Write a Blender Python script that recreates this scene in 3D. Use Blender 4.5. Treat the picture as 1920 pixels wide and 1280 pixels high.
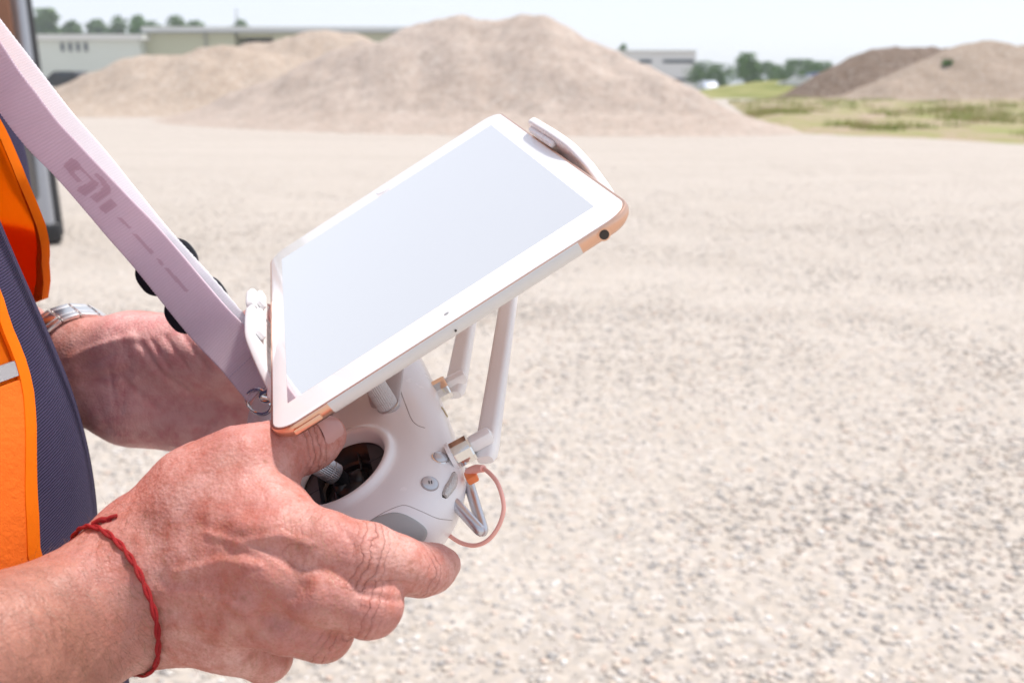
import bpy, bmesh, math, random
import numpy as np
from mathutils import Vector, Matrix

for _o in list(bpy.data.objects):
    bpy.data.objects.remove(_o)
SC = bpy.context.scene
COL = SC.collection
rng = np.random.default_rng(7)
random.seed(7)

# ------------------------------------------------------------------ camera
PITCH = math.radians(15.3)
CAM_H = 1.30
FPX, CX, CY = 1765.0, 960.0, 640.0          # focal length and centre in photograph pixels
cam_d = bpy.data.cameras.new('camera')
cam_d.sensor_width = 36.0
cam_d.lens = 36.0 * FPX / 1920.0
cam_d.clip_start = 0.02
cam_d.clip_end = 6000
cam_d.dof.use_dof = True
cam_d.dof.focus_distance = 0.42
cam_d.dof.aperture_fstop = 11.0
cam_d.dof.aperture_blades = 7
cam = bpy.data.objects.new('camera', cam_d)
COL.objects.link(cam)
cam.location = (0, 0, CAM_H)
cam.rotation_euler = (math.pi / 2 - PITCH, 0, 0)
SC.camera = cam

# ------------------------------------------------------------------ sky and sun
SUN_DIR = Vector((0.36, 0.24, 1.0)).normalized()      # towards the sun
world = bpy.data.worlds.new('World')
SC.world = world
world.use_nodes = True
wn, wl = world.node_tree.nodes, world.node_tree.links
wn.clear()
w_out = wn.new('ShaderNodeOutputWorld')
w_bg = wn.new('ShaderNodeBackground')
w_sky = wn.new('ShaderNodeTexSky')
w_sky.sky_type = 'NISHITA'
w_sky.sun_disc = False
w_sky.sun_elevation = math.asin(SUN_DIR.z)
w_sky.sun_rotation = math.atan2(SUN_DIR.x, SUN_DIR.y)
w_sky.air_density = 1.0
w_sky.dust_density = 0.4
w_sky.ozone_density = 1.2
w_bg.inputs['Strength'].default_value = 0.115
w_hs = wn.new('ShaderNodeHueSaturation')          # hazy, washed-out summer sky
w_hs.inputs['Saturation'].default_value = 0.42
w_tint = wn.new('ShaderNodeMix'); w_tint.data_type = 'RGBA'; w_tint.blend_type = 'MULTIPLY'
w_tint.inputs[0].default_value = 1.0
w_tint.inputs[7].default_value = (2.10, 2.16, 2.36, 1)
w_gm = wn.new('ShaderNodeGamma'); w_gm.inputs['Gamma'].default_value = 0.40     # thin high haze evens the sky out
wl.new(w_sky.outputs[0], w_gm.inputs['Color'])
wl.new(w_gm.outputs[0], w_hs.inputs['Color'])
wl.new(w_hs.outputs[0], w_tint.inputs[6])
wl.new(w_tint.outputs[2], w_bg.inputs[0])
wl.new(w_bg.outputs[0], w_out.inputs[0])

sun_d = bpy.data.lights.new('sun', 'SUN')
sun_d.energy = 2.4
sun_d.angle = math.radians(6.0)
sun_d.color = (1.0, 0.96, 0.905)
sun = bpy.data.objects.new('sun', sun_d)
COL.objects.link(sun)
sun.rotation_euler = SUN_DIR.to_track_quat('Z', 'Y').to_euler()

SC.view_settings.view_transform = 'Standard'
SC.view_settings.look = 'None'
SC.view_settings.gamma = 1.0
SC.view_settings.use_curve_mapping = False
SC.view_settings.exposure = 0.98
SC.render.engine = 'CYCLES'
SC.cycles.use_denoising = True
SC.cycles.max_bounces = 8

# ------------------------------------------------------------------ geometry helpers
cp, sp = math.cos(PITCH), math.sin(PITCH)
C2W = np.array([[1, 0, 0], [0, -sp, cp], [0, -cp, -sp]])   # camera axes (right, down, forward) to world

def c2w(P):
    """camera-frame millimetres to world metres"""
    P = np.asarray(P, float)
    return P @ C2W.T * 0.001 + np.array([0, 0, CAM_H])

def cpt(u, v, z):
    """photograph pixel + depth (mm) to a camera-frame point in mm"""
    return np.array([(u - CX) / FPX * z, (v - CY) / FPX * z, z])

def at(u, v, z):
    return c2w(cpt(u, v, z * 1000.0))

def on_ground(u, v, h=0.0):
    d = C2W @ np.array([(u - CX) / FPX, (v - CY) / FPX, 1.0])
    t = (h - CAM_H) / d[2]
    return np.array([d[0] * t, d[1] * t, h])

def at_dist(u, v, Y):
    """the point seen at pixel (u, v) whose world Y is given"""
    d = C2W @ np.array([(u - CX) / FPX, (v - CY) / FPX, 1.0])
    return np.array([d[0] / d[1] * Y, Y, CAM_H + d[2] / d[1] * Y])

def tag(o, label=None, cat=None, group=None, kind=None):
    if label: o['label'] = label
    if cat: o['category'] = cat
    if group: o['group'] = group
    if kind: o['kind'] = kind
    return o

def empty(name, loc=(0, 0, 0), parent=None):
    o = bpy.data.objects.new(name, None)
    o.empty_display_size = 0.05
    COL.objects.link(o)
    o.location = loc
    return o

def link(name, me, mat=None, parent=None):
    o = bpy.data.objects.new(name, me)
    COL.objects.link(o)
    if mat is not None and len(me.materials) == 0:
        me.materials.append(mat)
    if parent is not None:
        o.parent = parent
        o.matrix_parent_inverse = Matrix.Translation(-parent.location) if parent.type == 'EMPTY' else Matrix.Identity(4)
    return o

def mesh(name, V, F, mat=None, parent=None, smooth=True):
    me = bpy.data.meshes.new(name)
    V = np.asarray(V, np.float32)
    if isinstance(F, np.ndarray) and F.ndim == 2:
        n, k = F.shape
        me.vertices.add(len(V)); me.vertices.foreach_set('co', V.ravel())
        me.loops.add(n * k); me.loops.foreach_set('vertex_index', F.ravel().astype(np.int32))
        me.polygons.add(n)
        me.polygons.foreach_set('loop_start', (np.arange(n) * k).astype(np.int32))
        me.update(calc_edges=True)
        me.validate()
    else:
        me.from_pydata([tuple(map(float, v)) for v in V], [], [tuple(map(int, f)) for f in F])
    me.polygons.foreach_set('use_smooth', np.full(len(me.polygons), smooth))
    me.update()
    return link(name, me, mat, parent)

def fix_normals(o):
    bm = bmesh.new(); bm.from_mesh(o.data)
    bmesh.ops.recalc_face_normals(bm, faces=bm.faces)
    bm.to_mesh(o.data); bm.free(); o.data.update()
    return o

def autosmooth(o, deg=35):
    bm = bmesh.new(); bm.from_mesh(o.data)
    for f in bm.faces: f.smooth = True
    for e in bm.edges:
        if len(e.link_faces) == 2:
            e.smooth = e.calc_face_angle(0) < math.radians(deg)
    bm.to_mesh(o.data); bm.free()
    return o

def frame_of(d, up=(0, 0, 1)):
    d = np.asarray(d, float); d = d / np.linalg.norm(d)
    up = np.asarray(up, float)
    s = np.cross(d, up)
    if np.linalg.norm(s) < 1e-6: s = np.cross(d, [1, 0, 0])
    s /= np.linalg.norm(s)
    return d, s, np.cross(s, d)

def tube_data(pts, rad, seg=12, cap=True):
    pts = np.asarray(pts, float); n = len(pts)
    rad = np.broadcast_to(np.asarray(rad, float), (n,))
    T = np.gradient(pts, axis=0); T /= np.linalg.norm(T, axis=1)[:, None] + 1e-12
    d, s, u = frame_of(T[0])
    V = []; F = []
    for i in range(n):
        s = s - T[i] * (s @ T[i]); s /= np.linalg.norm(s); u = np.cross(T[i], s)
        for k in range(seg):
            a = 2 * math.pi * k / seg
            V.append(pts[i] + rad[i] * (math.cos(a) * s + math.sin(a) * u))
    for i in range(n - 1):
        for k in range(seg):
            a, b = i * seg + k, i * seg + (k + 1) % seg
            F.append((a, b, b + seg, a + seg))
    if cap:
        F.append(tuple(range(seg - 1, -1, -1)))
        F.append(tuple(range((n - 1) * seg, n * seg)))
    return V, F

def tube(name, pts, rad, mat, parent=None, seg=12):
    V, F = tube_data(pts, rad, seg)
    return autosmooth(mesh(name, V, F, mat, parent), 60)

def spline(pts, n=40):
    """Catmull-Rom through the points"""
    P = np.asarray(pts, float)
    P = np.vstack([2 * P[0] - P[1], P, 2 * P[-1] - P[-2]])
    out = []
    m = len(P) - 3
    for t in np.linspace(0, m - 1e-9, n):
        i = int(t); f = t - i
        a, b, c, d = P[i:i + 4]
        out.append(0.5 * (2 * b + (c - a) * f + (2 * a - 5 * b + 4 * c - d) * f * f + (3 * b - a - 3 * c + d) * f ** 3))
    return np.array(out)

def lathe_data(prof, seg, O, X, Yv, N):
    """profile [(r, h)] turned about axis N through O"""
    V = []; F = []
    for (r, h) in prof:
        for k in range(seg):
            a = 2 * math.pi * k / seg
            V.append(O + r * (math.cos(a) * X + math.sin(a) * Yv) + h * N)
    for i in range(len(prof) - 1):
        for k in range(seg):
            a, b = i * seg + k, i * seg + (k + 1) % seg
            F.append((a, b, b + seg, a + seg))
    F.append(tuple(range(seg - 1, -1, -1)))
    F.append(tuple(range((len(prof) - 1) * seg, len(prof) * seg)))
    return V, F

def box_obj(name, size, M, mat, parent=None, bevel=0.0, seg=2):
    """box of full size (sx, sy, sz) placed by the 4x4 matrix M"""
    bm = bmesh.new()
    bmesh.ops.create_cube(bm, size=1.0)
    for v in bm.verts:
        v.co = Vector((v.co.x * size[0], v.co.y * size[1], v.co.z * size[2]))
    if bevel > 0:
        bmesh.ops.bevel(bm, geom=list(bm.edges), offset=bevel, segments=seg, affect='EDGES', profile=0.5)
    bm.transform(M)
    me = bpy.data.meshes.new(name); bm.to_mesh(me); bm.free()
    for p in me.polygons: p.use_smooth = True
    o = link(name, me, mat, parent)
    return autosmooth(o, 40)

def basis(O, X, Y, Z):
    M = Matrix.Identity(4)
    for i in range(3):
        M[i][0], M[i][1], M[i][2], M[i][3] = X[i], Y[i], Z[i], O[i]
    return M

# ------------------------------------------------------------------ material helpers
def new_mat(name, color=(0.5, 0.5, 0.5), rough=0.5, metallic=0.0, spec=0.5, **kw):
    m = bpy.data.materials.new(name); m.use_nodes = True
    b = m.node_tree.nodes['Principled BSDF']
    b.inputs['Base Color'].default_value = (*color, 1)
    b.inputs['Roughness'].default_value = rough
    b.inputs['Metallic'].default_value = metallic
    b.inputs['Specular IOR Level'].default_value = spec
    for k, v in kw.items():
        b.inputs[k].default_value = v
    return m

class NT:
    """small node-graph helper"""
    def __init__(s, m):
        s.m = m; s.n = m.node_tree.nodes; s.l = m.node_tree.links; s.b = s.n['Principled BSDF']
        s._co = None
    def co(s, which='Object'):
        if s._co is None: s._co = s.n.new('ShaderNodeTexCoord')
        return s._co.outputs[which]
    def attr(s, name):
        a = s.n.new('ShaderNodeAttribute'); a.attribute_name = name; return a
    def noise(s, scale, detail=4, rough=0.55, vec=None, dist=0.0):
        t = s.n.new('ShaderNodeTexNoise'); t.inputs['Scale'].default_value = scale
        t.inputs['Detail'].default_value = detail; t.inputs['Roughness'].default_value = rough
        t.inputs['Distortion'].default_value = dist
        s.l.new(vec if vec is not None else s.co(), t.inputs['Vector']); return t.outputs['Fac']
    def voro(s, scale, feature='F1', vec=None, out='Distance'):
        t = s.n.new('ShaderNodeTexVoronoi'); t.feature = feature; t.inputs['Scale'].default_value = scale
        s.l.new(vec if vec is not None else s.co(), t.inputs['Vector']); return t.outputs[out]
    def wave(s, scale, direction='X', vec=None, dist=0.0, dscale=1.0):
        t = s.n.new('ShaderNodeTexWave'); t.bands_direction = direction; t.inputs['Scale'].default_value = scale
        t.inputs['Distortion'].default_value = dist; t.inputs['Detail Scale'].default_value = dscale
        s.l.new(vec if vec is not None else s.co(), t.inputs['Vector']); return t.outputs['Fac']
    def ramp(s, fac, stops, interp='LINEAR'):
        r = s.n.new('ShaderNodeValToRGB'); e = r.color_ramp.elements; r.color_ramp.interpolation = interp
        while len(e) > 1: e.remove(e[-1])
        for i, (p, c) in enumerate(stops):
            if i == 0: e[0].position = p; x = e[0]
            else: x = e.new(p)
            x.color = (*c, 1) if len(c) == 3 else c
        s.l.new(fac, r.inputs[0]); return r.outputs[0]
    def mix(s, fac, a, b, mode='MIX'):
        x = s.n.new('ShaderNodeMix'); x.data_type = 'RGBA'; x.blend_type = mode
        for i, val in ((0, fac), (6, a), (7, b)):
            if hasattr(val, 'is_output'): s.l.new(val, x.inputs[i])
            elif isinstance(val, (int, float)): x.inputs[i].default_value = val
            else: x.inputs[i].default_value = (*val, 1)
        return x.outputs[2]
    def math(s, op, a, b=None):
        x = s.n.new('ShaderNodeMath'); x.operation = op
        for i, val in ((0, a), (1, b)):
            if val is None: continue
            if hasattr(val, 'is_output'): s.l.new(val, x.inputs[i])
            else: x.inputs[i].default_value = val
        return x.outputs[0]
    def bump(s, h, strength=0.3, dist=0.001, prev=None):
        x = s.n.new('ShaderNodeBump'); x.inputs['Strength'].default_value = strength
        x.inputs['Distance'].default_value = dist; s.l.new(h, x.inputs['Height'])
        if prev is not None: s.l.new(prev, x.inputs['Normal'])
        return x.outputs[0]
    def mapping(s, scale=(1, 1, 1), rot=(0, 0, 0), which='Object'):
        x = s.n.new('ShaderNodeMapping'); x.inputs['Scale'].default_value = scale; x.inputs['Rotation'].default_value = rot
        s.l.new(s.co(which), x.inputs['Vector']); return x.outputs[0]
    def set(s, name, val): s.l.new(val, s.b.inputs[name])

# ------------------------------------------------------------------ signed-distance modelling (smooth unions, meshed with surface nets)
class SDF:
    def __init__(s, lo, hi, h):
        s.lo = np.asarray(lo, float); s.h = float(h)
        s.n = np.ceil((np.asarray(hi, float) - s.lo) / h).astype(int) + 1
        s.ax = [(s.lo[i] + h * np.arange(s.n[i])).astype(np.float32) for i in range(3)]
        s.d = np.full(tuple(s.n), 40.0 * max(1, h), np.float32)
    def sub(s, lo, hi):
        a = np.clip(np.floor((np.asarray(lo) - s.lo) / s.h).astype(int), 0, s.n)
        b = np.clip(np.ceil((np.asarray(hi) - s.lo) / s.h).astype(int) + 1, 0, s.n)
        sl = tuple(slice(a[i], b[i]) for i in range(3))
        g = (s.ax[0][sl[0]][:, None, None], s.ax[1][sl[1]][None, :, None], s.ax[2][sl[2]][None, None, :])
        return sl, g
    @staticmethod
    def smin(a, b, k):
        if k <= 0: return np.minimum(a, b)
        h = np.maximum(k - np.abs(a - b), 0) / k
        return np.minimum(a, b) - h * h * k * 0.25
    @staticmethod
    def smax(a, b, k):
        return -SDF.smin(-a, -b, k)
    @staticmethod
    def cone_d(g, a, b, ra, rb):
        a = np.asarray(a, np.float32); ba = np.asarray(b, np.float32) - a
        L2 = float(ba @ ba) + 1e-9
        px, py, pz = g[0] - a[0], g[1] - a[1], g[2] - a[2]
        t = np.clip((px * ba[0] + py * ba[1] + pz * ba[2]) / L2, 0, 1)
        dx, dy, dz = px - t * ba[0], py - t * ba[1], pz - t * ba[2]
        return np.sqrt(dx * dx + dy * dy + dz * dz) - (ra + t * (rb - ra))
    @staticmethod
    def ell_d(g, c, R, r):
        q = [g[0] - c[0], g[1] - c[1], g[2] - c[2]]
        l = [(q[0] * R[i][0] + q[1] * R[i][1] + q[2] * R[i][2]) / r[i] for i in range(3)]
        k0 = np.sqrt(l[0] ** 2 + l[1] ** 2 + l[2] ** 2)
        k1 = np.sqrt((l[0] / r[0]) ** 2 + (l[1] / r[1]) ** 2 + (l[2] / r[2]) ** 2) + 1e-9
        return k0 * (k0 - 1) / k1
    def cone(s, a, b, ra, rb=None, k=4.0, cut=False):
        rb = ra if rb is None else rb
        a = np.asarray(a, float); b = np.asarray(b, float); m = max(ra, rb) + k + 6 * s.h + (10 if not cut else 0)
        sl, g = s.sub(np.minimum(a, b) - m, np.maximum(a, b) + m)
        d = s.cone_d(g, a, b, ra, rb)
        s.d[sl] = s.smax(s.d[sl], -d, k) if cut else s.smin(s.d[sl], d, k)
    def ell(s, c, r, R=None, k=4.0, cut=False):
        R = np.eye(3) if R is None else np.asarray(R)
        m = max(r) + k + 6 * s.h + 8
        c = np.asarray(c, float)
        sl, g = s.sub(c - m, c + m)
        d = s.ell_d(g, c, R, r)
        s.d[sl] = s.smax(s.d[sl], -d, k) if cut else s.smin(s.d[sl], d, k)
    def chain(s, pts, rad, k=3.0):
        for i in range(len(pts) - 1):
            s.cone(pts[i], pts[i + 1], rad[i], rad[i + 1], k)
    def engrave(s, pts, r, k=2.0):
        for i in range(len(pts) - 1):
            s.cone(pts[i], pts[i + 1], r, r, k, cut=True)
    def merge(s, other, k):
        s.d = s.smin(s.d, other.d, k)
    def value(s, P):
        q = (np.asarray(P, float) - s.lo) / s.h
        q = np.clip(q, 0, s.n - 1.001)
        i = np.floor(q).astype(int); f = q - i
        out = 0
        for dx in (0, 1):
            for dy in (0, 1):
                for dz in (0, 1):
                    w = (f[..., 0] if dx else 1 - f[..., 0]) * (f[..., 1] if dy else 1 - f[..., 1]) * (f[..., 2] if dz else 1 - f[..., 2])
                    out = out + w * s.d[i[..., 0] + dx, i[..., 1] + dy, i[..., 2] + dz]
        return out
    def normal(s, P):
        P = np.asarray(P, float); e = s.h
        g = np.stack([s.value(P + np.eye(3)[i] * e) - s.value(P - np.eye(3)[i] * e) for i in range(3)], -1)
        return g / (np.linalg.norm(g, axis=-1, keepdims=True) + 1e-9)
    def hit(s, O, D, t0=0.0, tmax=1000.0, iters=120):
        """march rays to the surface"""
        O = np.asarray(O, float); D = np.asarray(D, float); D = D / np.linalg.norm(D, axis=-1, keepdims=True)
        t = np.full(D.shape[:-1], float(t0))
        for _ in range(iters):
            P = O + D * t[..., None]
            out = np.any((P < s.lo) | (P > s.lo + s.h * (s.n - 1)), axis=-1)
            v = s.value(P)
            t = t + np.where(out, np.maximum(v * 0.6, s.h), v * 0.6)
        return O + D * t[..., None]
    def nets(s):
        d = s.d; n = s.n
        ins = d < 0
        cnt = np.zeros(tuple(n - 1), np.int8)
        for dx in (0, 1):
            for dy in (0, 1):
                for dz in (0, 1):
                    cnt += ins[dx:n[0] - 1 + dx, dy:n[1] - 1 + dy, dz:n[2] - 1 + dz]
        act = (cnt > 0) & (cnt < 8)
        idx = np.full(tuple(n - 1), -1, np.int64)
        C = np.argwhere(act); idx[act] = np.arange(len(C))
        acc = np.zeros((len(C), 3)); num = np.zeros(len(C))
        cor = {}
        for o in [(i, j, k) for i in (0, 1) for j in (0, 1) for k in (0, 1)]:
            cor[o] = d[C[:, 0] + o[0], C[:, 1] + o[1], C[:, 2] + o[2]].astype(float)
        for o in cor:
            for axi in range(3):
                if o[axi] == 0:
                    q = list(o); q[axi] = 1; q = tuple(q)
                    a, b = cor[o], cor[q]
                    m = (a < 0) != (b < 0)
                    t = np.where(m, a / np.where(m, a - b, 1), 0)
                    p = np.array(o, float)[None] + np.zeros((len(C), 3)); p[:, axi] += t
                    acc[m] += p[m]; num[m] += 1
        V = s.lo + s.h * (C + acc / num[:, None])
        quads = []
        for axi in range(3):
            o1, o2 = [i for i in range(3) if i != axi]
            a = [slice(None)] * 3; b = [slice(None)] * 3
            a[axi] = slice(0, -1); b[axi] = slice(1, None)
            cr = ins[tuple(a)] != ins[tuple(b)]
            E = np.argwhere(cr)
            E = E[(E[:, o1] > 0) & (E[:, o2] > 0) & (E[:, o1] < n[o1] - 1) & (E[:, o2] < n[o2] - 1)]
            def at_(d1, d2):
                q = E.copy(); q[:, o1] -= d1; q[:, o2] -= d2
                return idx[q[:, 0], q[:, 1], q[:, 2]]
            Q = np.stack([at_(0, 0), at_(1, 0), at_(1, 1), at_(0, 1)], 1)
            first_in = ins[E[:, 0], E[:, 1], E[:, 2]]
            flip = first_in if axi != 1 else ~first_in
            Q[flip] = Q[flip][:, ::-1]
            quads.append(Q)
        Q = np.vstack(quads)
        Q = Q[(Q >= 0).all(1)]
        return V, Q

# ================================================================== SETTING
def vnoise(X, Y, scale, seed=0, octaves=4):
    """cheap value noise for terrain relief"""
    r = np.random.default_rng(seed); out = 0; amp = 1.0; tot = 0
    for o in range(octaves):
        T = r.random((64, 64)); s = scale * 2 ** o
        x = X * s + 100.3; y = Y * s + 57.7
        i, j = np.floor(x).astype(int), np.floor(y).astype(int); fx, fy = x - i, y - j
        fx, fy = fx * fx * (3 - 2 * fx), fy * fy * (3 - 2 * fy)
        g = lambda a, b: T[(i + a) % 64, (j + b) % 64]
        out = out + amp * (g(0, 0) * (1 - fx) * (1 - fy) + g(1, 0) * fx * (1 - fy) + g(0, 1) * (1 - fx) * fy + g(1, 1) * fx * fy)
        tot += amp; amp *= 0.5
    return out / tot - 0.5

# ---- ground sheet
def ground_mat():
    m = new_mat('gravel_ground', rough=0.95, spec=0.15); n = NT(m)
    big = n.noise(0.35, 5, 0.6); mid = n.noise(2.2, 5, 0.6)
    cell = n.voro(55, out='Color'); edge = n.voro(55)
    sep = n.n.new('ShaderNodeSeparateColor'); n.l.new(cell, sep.inputs[0])
    stone = n.ramp(sep.outputs[0], [(0.0, (0.32, 0.285, 0.255)), (0.2, (0.40, 0.36, 0.325)), (0.45, (0.48, 0.415, 0.355)), (0.65, (0.44, 0.40, 0.375)), (0.82, (0.52, 0.45, 0.385)), (1.0, (0.56, 0.515, 0.475))])
    streak = n.noise(1.0, 5, 0.6, vec=n.mapping((0.12, 0.9, 1)))
    dust = n.mix(big, (0.41, 0.352, 0.30), (0.485, 0.428, 0.375))
    dust = n.mix(n.ramp(streak, [(0.4, (0,) * 3), (0.66, (0.9,) * 3)]), dust, (0.34, 0.288, 0.24))
    c = n.mix(n.ramp(mid, [(0.3, (0.5,) * 3), (0.7, (0.95,) * 3)]), dust, stone)
    n.set('Base Color', c)
    h = n.math('SUBTRACT', 1.0, edge)
    n.set('Normal', n.bump(h, 0.12, 0.008))
    return m
M_ground = ground_mat()
ys = np.concatenate([np.linspace(-30, 60, 91), np.geomspace(62, 3000, 40)])
xs = np.concatenate([-np.geomspace(3000, 42, 30), np.linspace(-40, 40, 81), np.geomspace(42, 3000, 30)])
GX, GY = np.meshgrid(xs, ys, indexing='ij')
near = np.exp(-(np.hypot(GX, GY - 12) / 45) ** 2)
GZ = 0.05 * vnoise(GX, GY, 0.25, 3) * near
GZ -= np.interp(0, [0, 1], [0, 0])
V = np.stack([GX, GY, GZ], -1).reshape(-1, 3)
nx_, ny_ = len(xs), len(ys)
I = np.arange(nx_ * ny_).reshape(nx_, ny_)
F = np.stack([I[:-1, :-1], I[1:, :-1], I[1:, 1:], I[:-1, 1:]], -1).reshape(-1, 4)
ground = tag(mesh('ground', V, F, M_ground), 'pale gravel yard ground stretching to the horizon', 'ground', kind='structure')

# ---- loose stones on the ground, as one mass
def stone_mat():
    m = new_mat('gravel_stone', rough=0.85, spec=0.2); n = NT(m)
    a = n.attr('tint'); sep = n.n.new('ShaderNodeSeparateColor'); n.l.new(a.outputs['Color'], sep.inputs[0])
    c = n.ramp(sep.outputs[0], [(0.0, (0.27, 0.25, 0.24)), (0.12, (0.36, 0.335, 0.315)), (0.35, (0.46, 0.415, 0.37)), (0.55, (0.56, 0.465, 0.375)), (0.7, (0.52, 0.48, 0.45)), (0.86, (0.56, 0.41, 0.32)), (0.93, (0.64, 0.585, 0.53)), (1.0, (0.72, 0.68, 0.64))])
    g = n.noise(90, 3)
    n.set('Base Color', n.mix(0.2, c, n.ramp(g, [(0.3, (0.34, 0.315, 0.30)), (0.7, (0.62, 0.565, 0.525))])))
    return m
def stones(name, N, ymin, ymax, smin_, smax_, seed, far=False, parent=None):
    r = np.random.default_rng(seed)
    Y = []; X = []
    while len(Y) < N:
        y = ymin + (ymax - ymin) * r.random(N)
        x = (r.random(N) - 0.5) * 2 * (0.62 * ymax + 3.5)
        edge = np.clip((0.60 * np.abs(y) + 3.2 - np.abs(x)) / 2.8, 0, 1)
        keep = (r.random(N) < edge * np.minimum(1, (2.4 / np.maximum(y, 0.1)) ** 1.25) * (np.clip((ymax - y) / (ymax * 0.7), 0, 1) if far else 1.0))
        X += list(x[keep]); Y += list(y[keep])
    X = np.array(X[:N]); Y = np.array(Y[:N])
    t = (1 + 5 ** 0.5) / 2
    ico = np.array([(-1, t, 0), (1, t, 0), (-1, -t, 0), (1, -t, 0), (0, -1, t), (0, 1, t), (0, -1, -t), (0, 1, -t), (t, 0, -1), (t, 0, 1), (-t, 0, -1), (-t, 0, 1)]) / math.hypot(1, t)
    fc = np.array([(0, 11, 5), (0, 5, 1), (0, 1, 7), (0, 7, 10), (0, 10, 11), (1, 5, 9), (5, 11, 4), (11, 10, 2), (10, 7, 6), (7, 1, 8), (3, 9, 4), (3, 4, 2), (3, 2, 6), (3, 6, 8), (3, 8, 9), (4, 9, 5), (2, 4, 11), (6, 2, 10), (8, 6, 7), (9, 8, 1)])
    if far:
        ico = np.array([(1, 0, 0), (-1, 0, 0), (0, 1, 0), (0, -1, 0), (0, 0, 1), (0, 0, -1)], float)
        fc = np.array([(0, 2, 4), (2, 1, 4), (1, 3, 4), (3, 0, 4), (2, 0, 5), (1, 2, 5), (3, 1, 5), (0, 3, 5)])
    nv = len(ico)
    size = smin_ + (smax_ - smin_) * r.random(N) ** 1.8
    size = size * (1 + 0.03 * np.clip(Y - 3, 0, 6))
    sc = size[:, None] * np.stack([0.7 + 0.6 * r.random(N), 0.6 + 0.5 * r.random(N), 0.22 + 0.20 * r.random(N)], 1)
    P = ico[None] * (1 + 0.36 * (r.random((N, nv, 1)) - 0.5)) * sc[:, None]
    a = r.random(N) * 6.283; ca, sa = np.cos(a)[:, None], np.sin(a)[:, None]
    x = P[..., 0] * ca - P[..., 1] * sa; y = P[..., 0] * sa + P[..., 1] * ca
    tl = (r.random((N, 1)) - 0.5) * 0.5
    z = P[..., 2] + tl * x
    zg = 0.05 * vnoise(X, Y, 0.25, 3) * np.exp(-(np.hypot(X, Y - 12) / 45) ** 2)
    Vv = np.stack([x + X[:, None], y + Y[:, None], z + (zg + 0.30 * sc[:, 2])[:, None]], -1).reshape(-1, 3)
    Ff = (fc[None] + nv * np.arange(N)[:, None, None]).reshape(-1, 3)
    o = mesh(name, Vv, Ff, M_stone, parent)
    tint = np.repeat(r.random(N), nv)
    ca_ = o.data.color_attributes.new('tint', 'FLOAT_COLOR', 'POINT')
    buf = np.ones((len(o.data.vertices), 4), np.float32); buf[:, :3] = tint[:, None]
    ca_.data.foreach_set('color', buf.ravel())
    return o
M_stone = stone_mat()
gravel = tag(stones('gravel', 60000, -0.6, 5.6, 0.004, 0.0145, 5), 'loose pale pebbles and crushed stone strewn over the yard', 'gravel', kind='stuff')

tag(stones('gravel', 52000, 5.2, 17.0, 0.004, 0.0125, 6, True), 'finer scatter of pale stones farther out across the yard', 'gravel', kind='stuff')

# ---- gravel and soil heaps: cones of repose along a ridge line
def heap_mat(name, c0, c1, c2, scale=6.0):
    m = new_mat(name, rough=0.95, spec=0.1); n = NT(m)
    big = n.noise(0.5, 6, 0.65); fine = n.noise(scale, 6, 0.7)
    gr = n.voro(9, out='Color'); sep = n.n.new('ShaderNodeSeparateColor'); n.l.new(gr, sep.inputs[0])
    c = n.mix(n.ramp(big, [(0.35, (0,) * 3), (0.65, (1,) * 3)]), c0, c1)
    c = n.mix(n.math('MULTIPLY', fine, 0.55), c, c2)
    c = n.mix(n.ramp(sep.outputs[0], [(0.55, (0,) * 3), (1.0, (0.6,) * 3)]), c, (0.60, 0.54, 0.48))
    c = n.mix(n.ramp(sep.outputs[1], [(0.6, (0,) * 3), (1.0, (0.55,) * 3)]), c, tuple(x * 0.55 for x in c0))
    st = n.noise(1.0, 5, 0.6, vec=n.mapping((1.6, 1.6, 0.25)))
    c = n.mix(n.ramp(st, [(0.35, (0.0,) * 3), (0.7, (0.5,) * 3)]), c, tuple(x * 0.74 for x in c0))
    n.set('Base Color', c)
    n.set('Normal', n.bump(fine, 0.7, 0.12))
    return m
def heap(name, ridge, slope, res, mat, seed, label, cat='gravel heap', rough=0.20):
    R = spline(ridge, 90)
    ext = R[:, 2].max() / slope + 2.0
    x = np.arange(R[:, 0].min() - ext, R[:, 0].max() + ext, res); y = np.arange(R[:, 1].min() - ext, R[:, 1].max() + ext, res)
    X, Y = np.meshgrid(x, y, indexing='ij')
    wob = 1.4 * vnoise(X, Y, 0.12, seed) + 0.5 * vnoise(X, Y, 0.45, seed + 1)
    Z = np.full(X.shape, -9.0)
    for p in R:
        d = np.hypot(X - p[0], Y - p[1])
        c = p[2] - slope * (np.sqrt(d * d + 0.25) - 0.5) * (1 + 0.10 * wob)
        h = np.maximum(0.5 - np.abs(Z - c), 0) / 0.5
        Z = np.maximum(Z, c) + h * h * 0.03
    gul = vnoise(X * 1.0, Y * 0.25, 0.8, seed + 5, 3)
    Z = Z + rough * 1.6 * gul * np.clip(Z, 0, 1.5) + rough * 2 * vnoise(X, Y, 0.9, seed + 2) * np.clip(Z, 0, 1) + rough * 1.5 * wob * np.clip(Z, 0, 1)
    Z = np.where(Z < 0.5, -0.12 + (np.maximum(Z, -1.5) + 1.5) ** 2 * 0.155, Z)     # run-out at the foot
    I = np.arange(X.size).reshape(X.shape)
    keep = Z > -0.10
    k4 = keep[:-1, :-1] | keep[1:, :-1] | keep[1:, 1:] | keep[:-1, 1:]
    F = np.stack([I[:-1, :-1], I[1:, :-1], I[1:, 1:], I[:-1, 1:]], -1)[k4]
    V = np.stack([X, Y, Z], -1).reshape(-1, 3)
    used = np.unique(F); rem = np.full(len(V), -1); rem[used] = np.arange(len(used))
    return tag(mesh(name, V[used], rem[F], mat), label, cat)
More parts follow.
